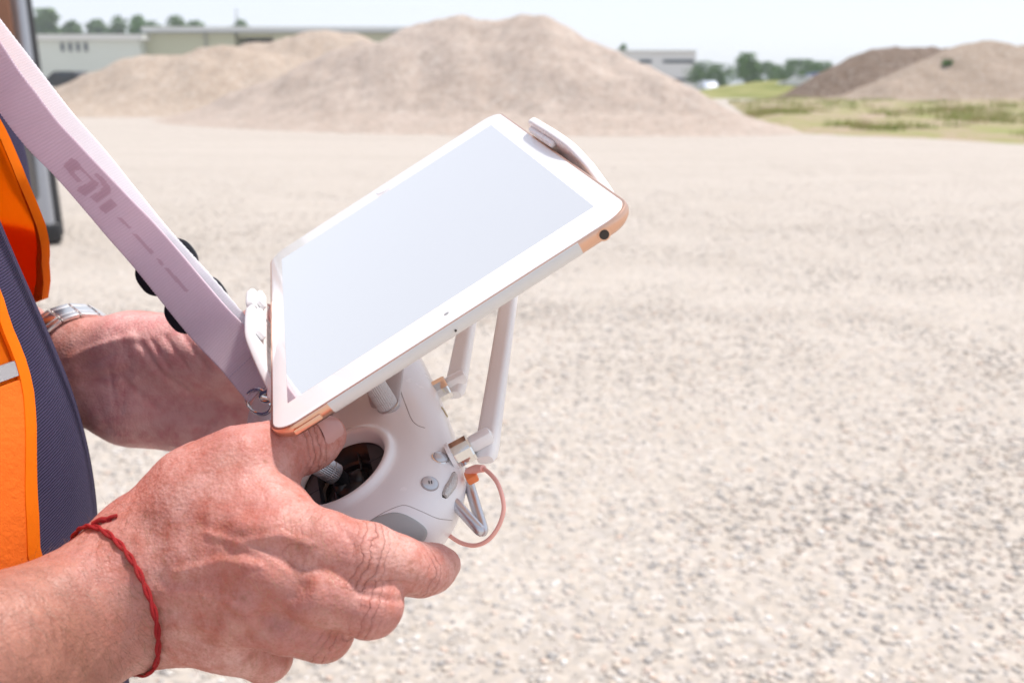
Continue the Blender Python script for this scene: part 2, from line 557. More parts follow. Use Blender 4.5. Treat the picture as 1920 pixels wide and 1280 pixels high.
M_heap = heap_mat('heap_gravel', (0.50, 0.40, 0.335), (0.59, 0.49, 0.425), (0.43, 0.335, 0.275))
M_heap_tan = heap_mat('heap_tan', (0.46, 0.36, 0.285), (0.53, 0.43, 0.35), (0.40, 0.305, 0.235), 3.0)
M_heap_soil = heap_mat('heap_soil', (0.15, 0.095, 0.06), (0.19, 0.125, 0.085), (0.12, 0.075, 0.05), 3.0)
M_heap_grey = heap_mat('heap_grey', (0.34, 0.255, 0.19), (0.41, 0.315, 0.245), (0.28, 0.21, 0.155), 3.0)
def ridge(lst):
    out = []
    for (u, v, D) in lst:
        p = at_dist(u, v, D); p[2] = max(p[2], 0.05); out.append(p)
    return out
heap('gravel_heap', ridge([(395, 206, 36), (500, 158, 35), (610, 112, 34.5), (705, 76, 34), (790, 55, 33.6), (852, 36, 33.3), (905, 58, 33), (958, 39, 32.7), (1012, 37, 32.3), (1065, 66, 31.5), (1130, 98, 30.5), (1200, 132, 29.5), (1280, 176, 28.3), (1350, 212, 27.3)]),
     0.60, 0.13, M_heap, 11, 'large pale gravel heap with two rounded tops behind the tablet')
heap('gravel_heap', ridge([(60, 168, 47), (130, 172, 46), (190, 140, 46), (260, 114, 46), (330, 98, 46), (420, 95, 46), (490, 100, 46.5), (560, 112, 47), (640, 135, 47)]), 0.55, 0.22, M_heap_tan, 21, 'low tan sand heap in front of the green warehouse wall')
heap('gravel_heap', ridge([(400, 104, 55), (455, 92, 56), (520, 76, 57), (590, 62, 57), (660, 66, 57), (740, 90, 57), (800, 120, 57)]), 0.55, 0.25, M_heap_tan, 31, 'tan sand heap rising beside the dark warehouse opening')
heap('soil_heap', ridge([(1540, 158, 84), (1590, 118, 86), (1640, 94, 88), (1720, 90, 90), (1790, 92, 92), (1860, 110, 92)]), 0.62, 0.32, M_heap_soil, 41, 'dark brown soil heap with a flat top', 'soil heap')
rubble = heap('gravel_heap', ridge([(1660, 164, 70), (1720, 140, 72), (1770, 112, 74), (1800, 88, 75), (1850, 76, 76), (1900, 84, 76), (1960, 86, 76), (2060, 88, 76)]), 0.50, 0.32, M_heap_grey, 51, 'brownish grey rubble heap with a weed on its slope, before the dark soil heap')

# ---- rough grass verge and the grassy bank
def grass_ground_mat():
    m = new_mat('verge', rough=0.95, spec=0.1); n = NT(m)
    a = n.noise(0.5, 6, 0.7); b = n.noise(3.0, 5, 0.7)
    c = n.ramp(a, [(0.36, (0.42, 0.32, 0.26)), (0.48, (0.37, 0.295, 0.20)), (0.54, (0.28, 0.28, 0.11)), (0.66, (0.22, 0.28, 0.07))])
    n.set('Base Color', n.mix(n.math('MULTIPLY', b, 0.5), c, (0.35, 0.27, 0.18)))
    n.set('Normal', n.bump(b, 0.8, 0.1)); return m
M_verge = grass_ground_mat()
def patch(name, poly_uv, n_u, n_v, hgt, mat, seed):
    """ground patch between a far and a near edge given in photograph pixels"""
    far, nr = poly_uv
    A = spline([on_ground(*p) for p in far], n_u); B = spline([on_ground(*p) for p in nr], n_u)
    t = np.linspace(0, 1, n_v)[:, None, None]
    P = A[None] * (1 - t) + B[None] * t
    edge = np.minimum(1, np.minimum(t, 1 - t) * 8)[..., 0] * np.minimum(1, np.minimum(np.linspace(0, 1, n_u), np.linspace(1, 0, n_u)) * 10)[None]
    P[..., 2] = 0.03 + edge * (0.02 + hgt * (0.5 + vnoise(P[..., 0], P[..., 1], 0.35, seed)))
    P[..., 2] = np.where(edge < 0.02, -0.03, P[..., 2])
    I = np.arange(n_u * n_v).reshape(n_v, n_u)
    F = np.stack([I[:-1, :-1], I[1:, :-1], I[1:, 1:], I[:-1, 1:]], -1).reshape(-1, 4)
    return fix_normals(mesh(name, P.reshape(-1, 3), F, mat)), P
verge, PV = patch('verge', ([(1360, 192), (1560, 184), (1780, 183), (2100, 184)], [(1445, 247), (1560, 255), (1760, 263), (2150, 285)]), 120, 60, 0.28, M_verge, 61)
tag(verge, 'rough grassy verge of weeds and bare soil along the yard', 'verge', kind='structure')
M_bank = new_mat('bank_grass', (0.16, 0.20, 0.05), 0.95, spec=0.1)
_n = NT(M_bank); _n.set('Base Color', _n.ramp(_n.noise(0.25, 6, 0.7), [(0.35, (0.17, 0.185, 0.05)), (0.55, (0.26, 0.255, 0.09)), (0.7, (0.34, 0.30, 0.15))]))
bank_ridge = ridge([(1345, 176, 98), (1390, 164, 100), (1440, 155, 102), (1490, 153, 104), (1530, 158, 104), (1560, 165, 104)])
bk = heap('grassy_bank', bank_ridge, 0.16, 0.5, M_bank, 71, 'sunlit grassy bank below the trees', 'bank', rough=0.1)
bk['kind'] = 'structure'

# ---- weeds and grass blades as one mass
def blades(name, base, n, hmin, hmax, mat, seed, w=0.02):
    r = np.random.default_rng(seed)
    B = base[r.integers(0, len(base), n)] + np.c_[(r.random((n, 2)) - 0.5) * 0.5, np.zeros(n)]
    h = hmin + (hmax - hmin) * r.random(n) ** 1.5
    a = r.random(n) * 6.283
    dx = np.c_[np.cos(a), np.sin(a), np.zeros(n)] * w
    lean = np.c_[(r.random((n, 2)) - 0.5) * 0.7, np.ones(n)] * h[:, None]
    V = np.stack([B - dx, B + dx, B + lean * 0.6 + dx * 0.5, B + lean], 1).reshape(-1, 3)
    k = 4 * np.arange(n)[:, None]
    F = np.concatenate([k + [0, 1, 2], k + [0, 2, 3]], 0)
    return mesh(name, V, F, mat, smooth=False)
M_blade = new_mat('weed_blade', (0.13, 0.17, 0.035), 0.7, spec=0.2)
_n = NT(M_blade); _n.set('Base Color', _n.ramp(_n.noise(0.6, 4, 0.6), [(0.38, (0.46, 0.38, 0.20)), (0.5, (0.36, 0.38, 0.12)), (0.65, (0.25, 0.34, 0.07))]))
pv = PV.reshape(-1, 3)
msk = vnoise(pv[:, 0], pv[:, 1], 0.45, 81) + 0.3 * vnoise(pv[:, 0], pv[:, 1], 1.1, 82) > 0.09
tag(blades('grass', pv[msk & (pv[:, 2] > 0.02)], 14000, 0.05, 0.30, M_blade, 5), 'weeds and dry grass growing on the rough verge', 'grass', kind='stuff')

# ---- trees: tapered trunk with limbs and a crown of leaf clumps
M_bark = new_mat('bark', (0.10, 0.075, 0.055), 0.9, spec=0.1)
def leaf_mat(name, dark, lite):
    m = new_mat(name, rough=0.6, spec=0.25); n = NT(m)
    n.set('Base Color', n.mix(n.noise(0.9, 4, 0.6), dark, lite)); return m
M_leaf = leaf_mat('leaf', (0.035, 0.10, 0.014), (0.12, 0.24, 0.035))
M_leaf2 = leaf_mat('leaf_hazed', (0.08, 0.14, 0.05), (0.17, 0.25, 0.10))  # leaves paled, distance haze put into their colour
def tree(u, vtop, vbase, Y, wpx, label, group, seed, mat=M_leaf, nleaf=1500, shape=1.0):
    r = np.random.default_rng(seed)
    top = at_dist(u, vtop, Y); X = top[0]; H = top[2]; W = wpx / FPX * Y
    t = empty('tree', (X, Y, 0)); tag(t, label, 'tree', group)
    trunk_h = 0.10 * H
    Vs, Fs = [], []
    def add(p, rad, seg=7):
        V, F = tube_data(p, rad, seg); o = len(Vs); Vs.extend(V); Fs.extend([tuple(i + o for i in f) for f in F])
    add([(X, Y, -0.2), (X + 0.02 * H, Y, 0.3 * H), (X, Y, 0.8 * H)], [0.035 * H, 0.025 * H, 0.008 * H])
    for i in range(6):
        a = i * 1.05 + r.random(); z = H * (0.25 + 0.08 * i)
        add([(X, Y, z), (X + 0.3 * W * math.cos(a), Y + 0.3 * W * math.sin(a), z + 0.18 * H)], [0.012 * H, 0.004 * H], 5)
    mesh('trunk', Vs, Fs, M_bark, t)
    nc = 26
    zc = trunk_h + (H - trunk_h) * (0.12 + 0.80 * r.random(nc) ** 0.9)
    prof = np.sin(np.clip((zc - trunk_h) / (H - trunk_h) * 0.85 + 0.15, 0, 1) * math.pi) ** 0.6
    a = r.random(nc) * 6.283; rr = 0.36 * W * np.sqrt(r.random(nc)) * prof * shape
    cen = np.c_[X + rr * np.cos(a), Y + rr * np.sin(a), zc]; cr = (0.12 + 0.11 * r.random(nc)) * min(W, H) * 1.2
    k = r.integers(0, nc, nleaf)
    d = r.normal(size=(nleaf, 3)); d /= np.linalg.norm(d, axis=1)[:, None]
    P = cen[k] + d * (cr[k] * (0.35 + 0.75 * r.random(nleaf) ** 0.6))[:, None]
    P[:, 2] = np.minimum(P[:, 2], H)
    s = 0.030 * H * (0.6 + 0.8 * r.random(nleaf))
    e1 = r.normal(size=(nleaf, 3)); e1 /= np.linalg.norm(e1, axis=1)[:, None]
    e2 = np.cross(e1, d); e2 /= np.linalg.norm(e2, axis=1)[:, None] + 1e-9
    V = np.stack([P - e1 * s[:, None], P + e2 * s[:, None] * 0.6, P + e1 * s[:, None], P - e2 * s[:, None] * 0.6], 1).reshape(-1, 3)
    F = np.arange(4 * nleaf).reshape(-1, 4)
    mesh('crown', V, F, mat, t, smooth=False)
    return t
GL = 'trees behind the warehouse'; GR = 'trees beyond the grassy bank'
for i, (u, vt, Y, w, lb) in enumerate([
        (84, 18, 210, 58, 'rounded pale green tree above the low warehouse wing'),
        (131, 36, 215, 44, 'small pointed tree above the low warehouse wing'),
        (178, 36, 230, 50, 'squat hazy tree beside the pale rounded pair'),
        (218, 31, 220, 56, 'broad tree above the end of the low wing roof'),
        (266, 28, 210, 64, 'darkest dense tree where the two warehouse roofs meet'),
        (296, 34, 210, 56, 'tree squeezed between the dark and the bright tree tops'),
        (328, 32, 205, 56, 'bright green tree top over the high roof'),
        (362, 40, 215, 56, 'low tree top over the high roof near the bright one'),
        (450, 38, 240, 50, 'thin distant tree top with a mast beside it')]):
    tree(u, vt, 140, Y, w, lb, GL, 100 + i, M_leaf2 if i != 4 else M_leaf, 2400)
for i, (u, vt, Y, w, lb) in enumerate([
        (1318, 116, 150, 74, 'rounded tree beside the white office block'),
        (1352, 120, 150, 74, 'low bushy tree between the office block and the tall tree'),
        (1402, 100, 140, 58, 'tallest tree with a pointed top over the bank'),
        (1425, 116, 142, 96, 'broad dark tree next to the pointed one'),
        (1468, 122, 150, 84, 'low dark tree in the middle of the row'),
        (1500, 112, 150, 92, 'wide dome shaped tree above the bank'),
        (1536, 116, 155, 76, 'last tree of the row beside the soil heap'),
        (1168, 82, 190, 26, 'tiny tree top peeping over the gravel heap shoulder')]):
    tree(u, vt, 160, Y, w, lb, GR, 200 + i, M_leaf, 3200)
# ---- weed on the rubble heap
_d = C2W @ np.array([(1772 - CX) / FPX, (122 - CY) / FPX, 1.0])
_rv = np.empty(len(rubble.data.vertices) * 3, np.float32); rubble.data.vertices.foreach_get('co', _rv); _rv = _rv.reshape(-1, 3)
_q = _rv - [0, 0, CAM_H]; _t = _q @ _d / (_d @ _d)
_best = np.linalg.norm(_q - _t[:, None] * _d, axis=1) + 0.02 * _t
wb = _rv[[int(np.argmin(np.where(_rv[:, 1] < 76, _best, 99)))]].astype(float) - [0, 0, 0.03]
wd = empty('weed_plant', tuple(wb[0])); tag(wd, 'single green weed growing on the rubble heap slope', 'plant')
o = blades('foliage', np.repeat(wb, 2, 0), 160, 0.15, 0.55, M_leaf, 9, 0.09); o.parent = wd; o.matrix_parent_inverse = Matrix.Translation(-wd.location)

# ---- buildings
def wall_mat(name, c, band=0.0):
    m = new_mat(name, c, 0.6, spec=0.3); n = NT(m)
    n.set('Base Color', n.mix(n.math('MULTIPLY', n.noise(0.3, 5), 0.25), c, tuple(x * 0.75 for x in c)))
    if band: n.set('Normal', n.bump(n.wave(band, 'X'), 0.35, 0.03))
    return m
M_wgreen = wall_mat('wall_green', (0.52, 0.53, 0.38), 3.0)
M_wpale = wall_mat('wall_pale', (0.66, 0.70, 0.63), 3.0)
M_roof = wall_mat('roof_sheet', (0.74, 0.74, 0.70), 2.0)
M_white = wall_mat('office_white', (0.74, 0.74, 0.73))
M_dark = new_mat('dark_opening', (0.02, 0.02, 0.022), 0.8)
M_glass = new_mat('window_glass', (0.05, 0.065, 0.085), 0.12)
M_frame = new_mat('window_frame', (0.25, 0.26, 0.26), 0.5)
def wbox(name, u0, u1, v0, v1, Y, depth, mat, parent, front=0.0, zbot=None, bevel=0.0):
    a = at_dist(u0, v0, Y); b = at_dist(u1, v1, Y)
    z1, z0 = a[2], b[2] if zbot is None else zbot
    M = Matrix.Translation(((a[0] + b[0]) / 2, Y - front + depth / 2, (z0 + z1) / 2))
    return box_obj(name, (b[0] - a[0], depth, z1 - z0), M, mat, parent, bevel)
Yw = 125.0
wh = empty('warehouse', tuple(at_dist(490, 100, Yw) * [1, 1, 0])); tag(wh, 'long pale green sheet metal warehouse with a dark doorway opening', 'warehouse')
wbox('wall', 271, 446, 62, 150, Yw, 30, M_wgreen, wh, zbot=-0.3)
wbox('wall', 512, 960, 62, 150, Yw, 30, M_wgreen, wh, zbot=-0.3)
wbox('lintel', 446, 512, 62, 70, Yw + 0.02, 29.9, M_wgreen, wh)
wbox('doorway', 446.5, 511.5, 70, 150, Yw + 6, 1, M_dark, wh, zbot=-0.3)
wbox('downpipe', 386, 392, 62, 150, Yw, 0.3, M_frame, wh, front=0.31, zbot=-0.3)
rf = wbox('roof', 268, 964, 51, 61, Yw, 31, M_roof, wh, front=0.6)
wbox('gutter', 268, 964, 60.5, 62.5, Yw, 0.25, M_frame, rf, front=0.9)
ww = empty('warehouse_wing', tuple(at_dist(165, 100, Yw) * [1, 1, 0])); tag(ww, 'low pale mint warehouse wing with a row of four narrow windows', 'warehouse')
wbox('wall', 40, 268, 76, 150, Yw - 2, 24, M_wpale, ww, zbot=-0.3)
wbox('roof', 36, 270, 65, 75.6, Yw - 2, 25, M_roof, ww, front=0.5)
for i in range(4):
    x = 114 + i * 14.6
    fr = wbox('window', x - 0.8, x + 7.8, 80, 97, Yw - 2, 0.3, M_frame, ww, front=0.08)
    wbox('pane', x, x + 7, 81, 96, Yw - 2, 0.2, M_glass, fr, front=0.12)
mast = empty('mast', tuple(at_dist(443, 100, 200) * [1, 1, 0])); tag(mast, 'thin grey lattice mast rising above the warehouse roof', 'mast')
for du in (-1.2, 1.2):
    p0, p1 = at_dist(443 + du, 150, 200), at_dist(443 + du * 0.3, 16, 200)
    tube('leg', [p0, p1], [0.09, 0.05], M_frame, mast, 6)
tube('cross_bar', [at_dist(441, 30, 200), at_dist(445, 30, 200)], 0.06, M_frame, mast, 6)
Yo = 165.0
ob = empty('office_block', tuple(at_dist(1245, 120, Yo) * [1, 1, 0])); tag(ob, 'flat roofed white office block with dark strip windows', 'building')
wbox('wall', 1150, 1302, 98, 170, Yo, 20, M_white, ob, zbot=-0.3)
wbox('roof', 1147, 1305, 94.5, 97.6, Yo, 21, M_roof, ob, front=0.5)
for (a, b, v0, v1) in ((1199, 1222, 112, 119), (1243, 1301, 112, 119), (1243, 1301, 147, 153), (1199, 1222, 147, 153)):
    fr = wbox('window', a, b, v0, v1, Yo, 0.3, M_frame, ob, front=0.1)
    nn = max(2, int((b - a) / 9))
    for i in range(nn):
        w = (b - a - 1.2) / nn
        wbox('pane', a + 0.8 + i * w, a + 0.4 + (i + 1) * w, v0 + 0.6, v1 - 0.6, Yo, 0.2, M_glass, fr, front=0.14)

# ---- small far things
M_tyre = new_mat('tyre', (0.02, 0.02, 0.02), 0.85)
M_rim = new_mat('rim', (0.45, 0.45, 0.46), 0.3, 0.9)
def car(loc, heading, L, W, H, paint, label, cat='car', group=None, van=False):
    """small vehicle, built about its own base; heading = direction of the nose"""
    t = empty('parked_van' if van else 'parked_car', loc); tag(t, label, cat, group)
    R = Matrix.Translation(loc) @ Matrix.Rotation(heading, 4, 'Z')
    if van: prof = [(-.5, .18), (-.5, .55), (-.49, .97), (-.44, 1.0), (.22, 1.0), (.34, .93), (.42, .60), (.49, .50), (.5, .2)]
    else: prof = [(-.5, .28), (-.49, .58), (-.40, .64), (-.30, .97), (-.22, 1.0), (.06, 1.0), (.12, .96), (.26, .64), (.46, .55), (.5, .45), (.5, .25)]
    n = len(prof); Vv = []; Fv = []
    for sy, k in ((-1, 0.94), (-1, 1.0), (1, 1.0), (1, 0.94)):
        for (x, z) in prof:
            tum = 1 - 0.16 * max(0, z - 0.6)
            sc_ = 0.985 if k < 1 else 1.0
            Vv.append(R @ Vector((x * L * sc_, sy * W / 2 * k * tum if k == 1 else sy * W / 2 * tum, (z if k == 1 else 0.5 + (z - 0.5) * 0.985) * H)))
    rows = [1, 0, 3, 2]
    Vv = []
    for sy, inset in ((-1, 0.0), (-1, 0.06), (1, 0.06), (1, 0.0)):
        for (x, z) in prof:
            tum = 1 - 0.16 * max(0, z - 0.6)
            s_ = 0.965 if inset == 0 else 1.0
            Vv.append(R @ Vector((x * L * s_, sy * (W / 2 - inset) * tum, (0.55 + (z - 0.55) * s_) * H)))
    for j in range(3):
        for i in range(n):
            a, b = j * n + i, j * n + (i + 1) % n
            Fv.append((a, b, b + n, a + n))
    Fv.append(tuple(range(n - 1, -1, -1))); Fv.append(tuple(range(3 * n, 4 * n)))
    fix_normals(autosmooth(mesh('body', Vv, Fv, paint, t), 30))
    def lb(name, c, s, mat, par=t, bev=0.01):
        return box_obj(name, s, R @ Matrix.Translation(c), mat, par, bev)
    for sy in (-1, 1):
        if van:
            lb('side_window', (0.20 * L, sy * W * 0.478, 0.76 * H), (0.16 * L, 0.03, 0.24 * H), M_glass)
        else:
            lb('side_window', (-0.09 * L, sy * W * 0.470, 0.80 * H), (0.30 * L, 0.03, 0.22 * H), M_glass)
        lb('headlight', (0.482 * L, sy * W * 0.36, 0.46 * H), (0.03 * L, 0.16 * W, 0.08 * H), M_rim)
        lb('tail_light', (-0.494 * L, sy * W * 0.42, 0.50 * H), (0.02 * L, 0.10 * W, 0.12 * H), M_tail)
        for sx in (-0.31, 0.31):
            c = R @ Vector((sx * L, sy * W * 0.44, 0.33))
            X = np.array(R.to_3x3() @ Vector((1, 0, 0))); N = np.array(R.to_3x3() @ Vector((0, sy, 0))); Z = np.array((0, 0, 1.0))
            V, F = lathe_data([(0.30, -0.10), (0.33, -0.08), (0.33, 0.08), (0.30, 0.10), (0.22, 0.10)], 20, np.array(c), X, Z, N)
            w = autosmooth(mesh('wheel', V, F, M_tyre, t)); fix_normals(w)
            V, F = lathe_data([(0.215, 0.09), (0.20, 0.112), (0.06, 0.10), (0.05, 0.12)], 20, np.array(c), X, Z, N)
            fix_normals(mesh('rim', V, F, M_rim, w))
    lb('windscreen' if not van else 'rear_window', ((-0.492 if van else -0.36) * L, 0, (0.78 if van else 0.80) * H), (0.03, 0.74 * W, 0.24 * H), M_glass)
    lb('bumper', (-0.49 * L, 0, 0.25 * H), (0.06 * L, 0.96 * W, 0.12 * H), M_tyre)
    return t
M_tail = new_mat('tail_lens', (0.35, 0.02, 0.015), 0.2)
M_pwhite = new_mat('paint_white', (0.75, 0.76, 0.78), 0.25)
M_pblue = new_mat('paint_blue', (0.06, 0.10, 0.28), 0.3)
M_pred = new_mat('paint_red', (0.50, 0.10, 0.07), 0.35)
M_pblack = new_mat('paint_black', (0.02, 0.02, 0.022), 0.3)
def gz(u, v, Y): p = at_dist(u, v, Y); return (p[0], p[1], 0.0)
car(gz(1328, 165, 112), -1.5, 4.2, 1.75, 1.6, new_mat('paint_pale', (0.45, 0.49, 0.58), 0.35), 'white car parked on the track below the office block')
car((*at_dist(1499, 160, 99)[:2], at_dist(1499, 166, 99)[2]), 2.6, 4.2, 1.75, 1.2, M_pwhite, 'white car on the grassy bank near the soil heap')
car((*at_dist(1529, 160, 112)[:2], 0.0), 1.5, 4.6, 1.9, 2.5, M_pblue, 'blue van standing behind the grassy bank', 'van', None, True)
car((*at_dist(122, 128, 82)[:2], 0.6), 2.9, 5.0, 1.9, 1.7, M_pblack, 'black car parked below the low warehouse wing')
# red plastic barrier at the foot of the heap
rb = empty('road_barrier', tuple(on_ground(1602, 183))); tag(rb, 'faded red plastic barrier at the foot of the soil heap', 'barrier')
p = on_ground(1602, 183)
for dz, w, h in ((0.16, 1.0, 0.24), (0.52, 0.9, 0.3)):
    box_obj('panel', (w, 0.14, h), Matrix.Translation((p[0], p[1], dz)), M_pred, rb, 0.03)
for dx in (-0.4, 0.4):
    box_obj('foot', (0.12, 0.5, 0.08), Matrix.Translation((p[0] + dx, p[1], 0.04)), M_tyre, rb, 0.01)

# ---- grey van beside the pilot (only its rear corner shows)
M_vgrey = new_mat('van_grey', (0.16, 0.155, 0.155), 0.35, 0.3)
M_vsilver = new_mat('van_silver', (0.42, 0.43, 0.46), 0.28, 0.55)
M_vblack = new_mat('van_black', (0.02, 0.02, 0.022), 0.55)
M_vwood = new_mat('van_window_brown', (0.24, 0.10, 0.05), 0.4)

# ================================================================== TABLET, CONTROLLER, MOUNT (millimetres in camera frame, then world)
TR = np.array([[0.23202, 0.84226, 0.], [0.37410, -0.53903, 0.], [-0.89789, -0.00694, 0.]])
TX = TR[:, 0] / np.linalg.norm(TR[:, 0]); TY = TR[:, 1] - TX * (TX @ TR[:, 1]); TY /= np.linalg.norm(TY); TN = np.cross(TX, TY)
TO = np.array([-51.75, -51.62, 470.44])
def tb(x, y, z=0.0):
    """tablet frame (x: towards the pilot's right, y: up the screen, z: out of the glass) to camera frame"""
    return TO + x * TX + y * TY + z * TN
def tbw(x, y, z=0.0): return c2w(tb(x, y, z))
def W3(v): return C2W @ np.asarray(v, float)
TXw, TYw, TNw = W3(TX), W3(TY), W3(TN)

M_bezel = new_mat('tablet_glass_white', (0.90, 0.89, 0.89), 0.08, spec=0.5)
M_screen = new_mat('tablet_screen', (1.0, 0.95, 0.90), 0.035, 1.0, **{'Emission Color': (1.0, 0.93, 0.88, 1), 'Emission Strength': 0.045})  # screen is off; a faint glow is added to lift its tone
M_gold = new_mat('tablet_gold', (0.80, 0.50, 0.36), 0.30, 1.0)
M_antw = new_mat('tablet_antenna_white', (0.74, 0.73, 0.71), 0.35)
M_hole = new_mat('dark_hole', (0.04, 0.03, 0.025), 0.6)
def rrect(hx, hy, r, seg=10):
    P = []
    for cx_, cy_, a0 in ((hx - r, hy - r, 0), (-hx + r, hy - r, 90), (-hx + r, -hy + r, 180), (hx - r, -hy + r, 270)):
        for k in range(seg + 1):
            a = math.radians(a0 + 90 * k / seg); P.append((cx_ + r * math.cos(a), cy_ + r * math.sin(a)))
    return np.array(P)
tab = empty('tablet', tuple(tbw(0, -84, -8))); tag(tab, 'white tablet with a rose gold rim clamped above the remote controller', 'tablet')
def slab(name, loops, mat, parent, cap0=True, cap1=True):
    """stack of closed outlines (n x 3, world) skinned together"""
    n = len(loops[0]); V = np.vstack(loops); F = []
    for j in range(len(loops) - 1):
        for i in range(n):
            a, b = j * n + i, j * n + (i + 1) % n
            F.append((a, b, b + n, a + n))
    if cap0: F.append(tuple(range(n - 1, -1, -1)))
    if cap1: F.append(tuple(range((len(loops) - 1) * n, len(loops) * n)))
    o = mesh(name, V, F, mat, parent); fix_normals(o); return autosmooth(o, 35)
HX, HY, RC = 120.0, 83.6, 13.0
def outl(d, z): return np.array([tbw(x, y, z) for x, y in rrect(HX - d, HY - d, max(RC - d, 1.0)) + [0, 0.9]])
slab('back_case', [outl(d, z) for d, z in ((9, -7.4), (5, -7.2), (2.2, -6.2), (0.7, -4.6), (0.0, -2.6), (0.15, -1.0), (0.5, -0.45), (0.9, -0.3), (1.5, -0.35))], M_gold, tab)
slab('front_glass', [outl(d, z) for d, z in ((1.6, -0.45), (1.6, -0.12), (1.9, 0.0))], M_bezel, tab)
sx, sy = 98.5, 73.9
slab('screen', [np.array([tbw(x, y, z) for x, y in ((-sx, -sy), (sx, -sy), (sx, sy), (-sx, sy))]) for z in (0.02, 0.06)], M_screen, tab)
# white plastic aerial strip wrapped round the near short edge
def edge_strip(name, y0, y1, lift, mat):
    prof = [(-12, -7.4), (-6, -7.35), (-2.6, -6.4), (-0.8, -4.7), (-0.05, -2.6), (-0.1, -1.0), (-0.55, -0.38)]
    prof = [(HX + x + lift * 0.7, z - (lift if z < -6 else 0)) for x, z in prof]
    n = 2; V = [tbw(x, y, z) for y in (y0, y1) for x, z in prof]; m_ = len(prof)
    F = [(i, i + 1, m_ + i + 1, m_ + i) for i in range(m_ - 1)]
    return fix_normals(mesh(name, V, F, mat, tab))
edge_strip('aerial_strip', -56.5, 58.3, 0.12, M_antw)
bt = box_obj('power_button', (1.2, 12.5, 2.6), basis(tbw(HX + 0.05, -67.3, -3.3), TXw, TYw, TNw) @ Matrix.Diagonal((.001, .001, .001, 1)), M_gold, tab, 0.6)
def disc(name, O, N, X, prof, mat, parent, seg=24):
    Yv = np.cross(N, X)
    V, F = lathe_data([(r * .001, h * .001) for r, h in prof], seg, O, X, Yv, N)
    return autosmooth(fix_normals(mesh(name, V, F, mat, parent)), 40)
jk = disc('headphone_jack', tbw(HX - 0.3, 68.7, -3.3), TXw, TYw, [(2.6, 0), (2.6, 0.55), (2.25, 0.62), (1.9, 0.5)], M_gold, tab)
disc('socket', tbw(HX - 0.3, 68.7, -3.3), TXw, TYw, [(1.95, 0.3), (1.95, 0.85), (1.7, 0.86)], M_hole, jk)
disc('microphone', tbw(HX + 0.05, 0.4, -3.6), TXw, TYw, [(0.5, 0), (0.5, 0.28)], M_hole, tab, 10)
disc('camera_lens', tbw(109.5, 0.5, 0.0), TNw, TXw, [(1.15, 0.0), (1.15, 0.05), (0.5, 0.06)], new_mat('lens_dark', (0.30, 0.30, 0.30), 0.1), tab, 16)
M_ring = new_mat('home_ring', (0.66, 0.66, 0.70), 0.15)
hb = disc('home_button', tbw(-109.0, 0.0, 0.0), TNw, TXw, [(5.9, 0.0), (5.9, 0.06), (5.4, 0.07)], M_ring, tab, 32)
disc('button_face', tbw(-109.0, 0.0, 0.0), TNw, TXw, [(5.3, 0.05), (5.3, 0.10), (4.0, 0.09)], M_bezel, hb, 32)

# ---- controller frame
LT = np.array([0.26494928, 0.43804071, -0.85902399]); FW = np.array([0.88098775, -0.47212413, 0.03097409]); NN = np.array([-0.39199804, -0.76499618, -0.51099745])
CO = np.array([-87.356, 38.826, 458.656])
def ct(a, b, c): return CO + a * LT + b * FW + c * NN
def ctw(a, b, c): return c2w(ct(a, b, c))
LTw, FWw, NNw = W3(LT), W3(FW), W3(NN)
GIMB = 45.0
# body as a distance field in (a, b, c) millimetres
BS = SDF((-122, -72, -62), (122, 72, 14), 1.0)
gA, gB, gC = np.meshgrid(*BS.ax, indexing='ij')
def rbox2(x, y, hx, hy, r):
    qx = np.abs(x) - hx + r; qy = np.abs(y) - hy + r
    return np.hypot(np.maximum(qx, 0), np.maximum(qy, 0)) + np.minimum(np.maximum(qx, qy), 0) - r
dP = rbox2(gA, gB, 98.0, 56.0, 46.0)                                   # plan outline
dTop = gC - (3.8 - (gA / 104.0) ** 2 * 9.0 - np.clip(gB - 18, 0, 60) ** 2 * 0.012 - np.clip(-gB - 25, 0, 60) ** 2 * 0.008)
dBot = -(gC + 36.0 - (gA / 104.0) ** 2 * 4)
body = SDF.smax(SDF.smax(dP, dTop * 0.97, 22.0), dBot, 30.0)
# grips bulge below both ends
for s_ in (-1, 1):
    g3 = (gA, gB, gC)
    body = SDF.smin(body, SDF.ell_d(g3, (s_ * 66, -10, -26), np.eye(3), (22, 40, 22)), 16.0)
# stick wells: dished rim then a hole
for s_ in (-1, 1):
    rr_ = np.hypot(gA - s_ * GIMB, gB)
    dish = np.hypot(np.maximum(rr_ - 16, 0), (gC - 12.5)) - 12.0        # rounded rim
    body = SDF.smin(body, np.hypot(np.maximum(np.abs(rr_ - 23.6) - 0.5, 0), np.maximum(np.abs(gC - 2.2) - 0.6, 0)) - 1.6, 3.0)
    cone_r = 20.4 + np.clip(gC + 1.0, 0, 12) * 0.36
    hole = np.maximum(rr_ - cone_r, -(gC + 19.0))
    body = SDF.smax(body, -hole, 1.6)
BS.d = body.astype(np.float32)
del gA, gB, gC, dP, dTop, dBot, body
V, Q = BS.nets()
R3 = np.stack([LT, FW, NN], 1)
def abc2w(P): return c2w(CO + np.asarray(P, float) @ R3.T)
def plastic(name, c, rough, bump=0.0):
    m = new_mat(name, c, rough); n = NT(m)
    g = n.noise(900, 3)
    n.set('Roughness', n.ramp(n.noise(60, 4), [(0.3, (rough * 0.8,) * 3), (0.7, (rough * 1.25,) * 3)]))
    if bump: n.set('Normal', n.bump(g, bump, 0.0003))
    return m
M_plast = plastic('controller_white', (0.88, 0.845, 0.84), 0.22)
M_pgrey = plastic('grip_grey', (0.42, 0.42, 0.41), 0.5, 0.15)
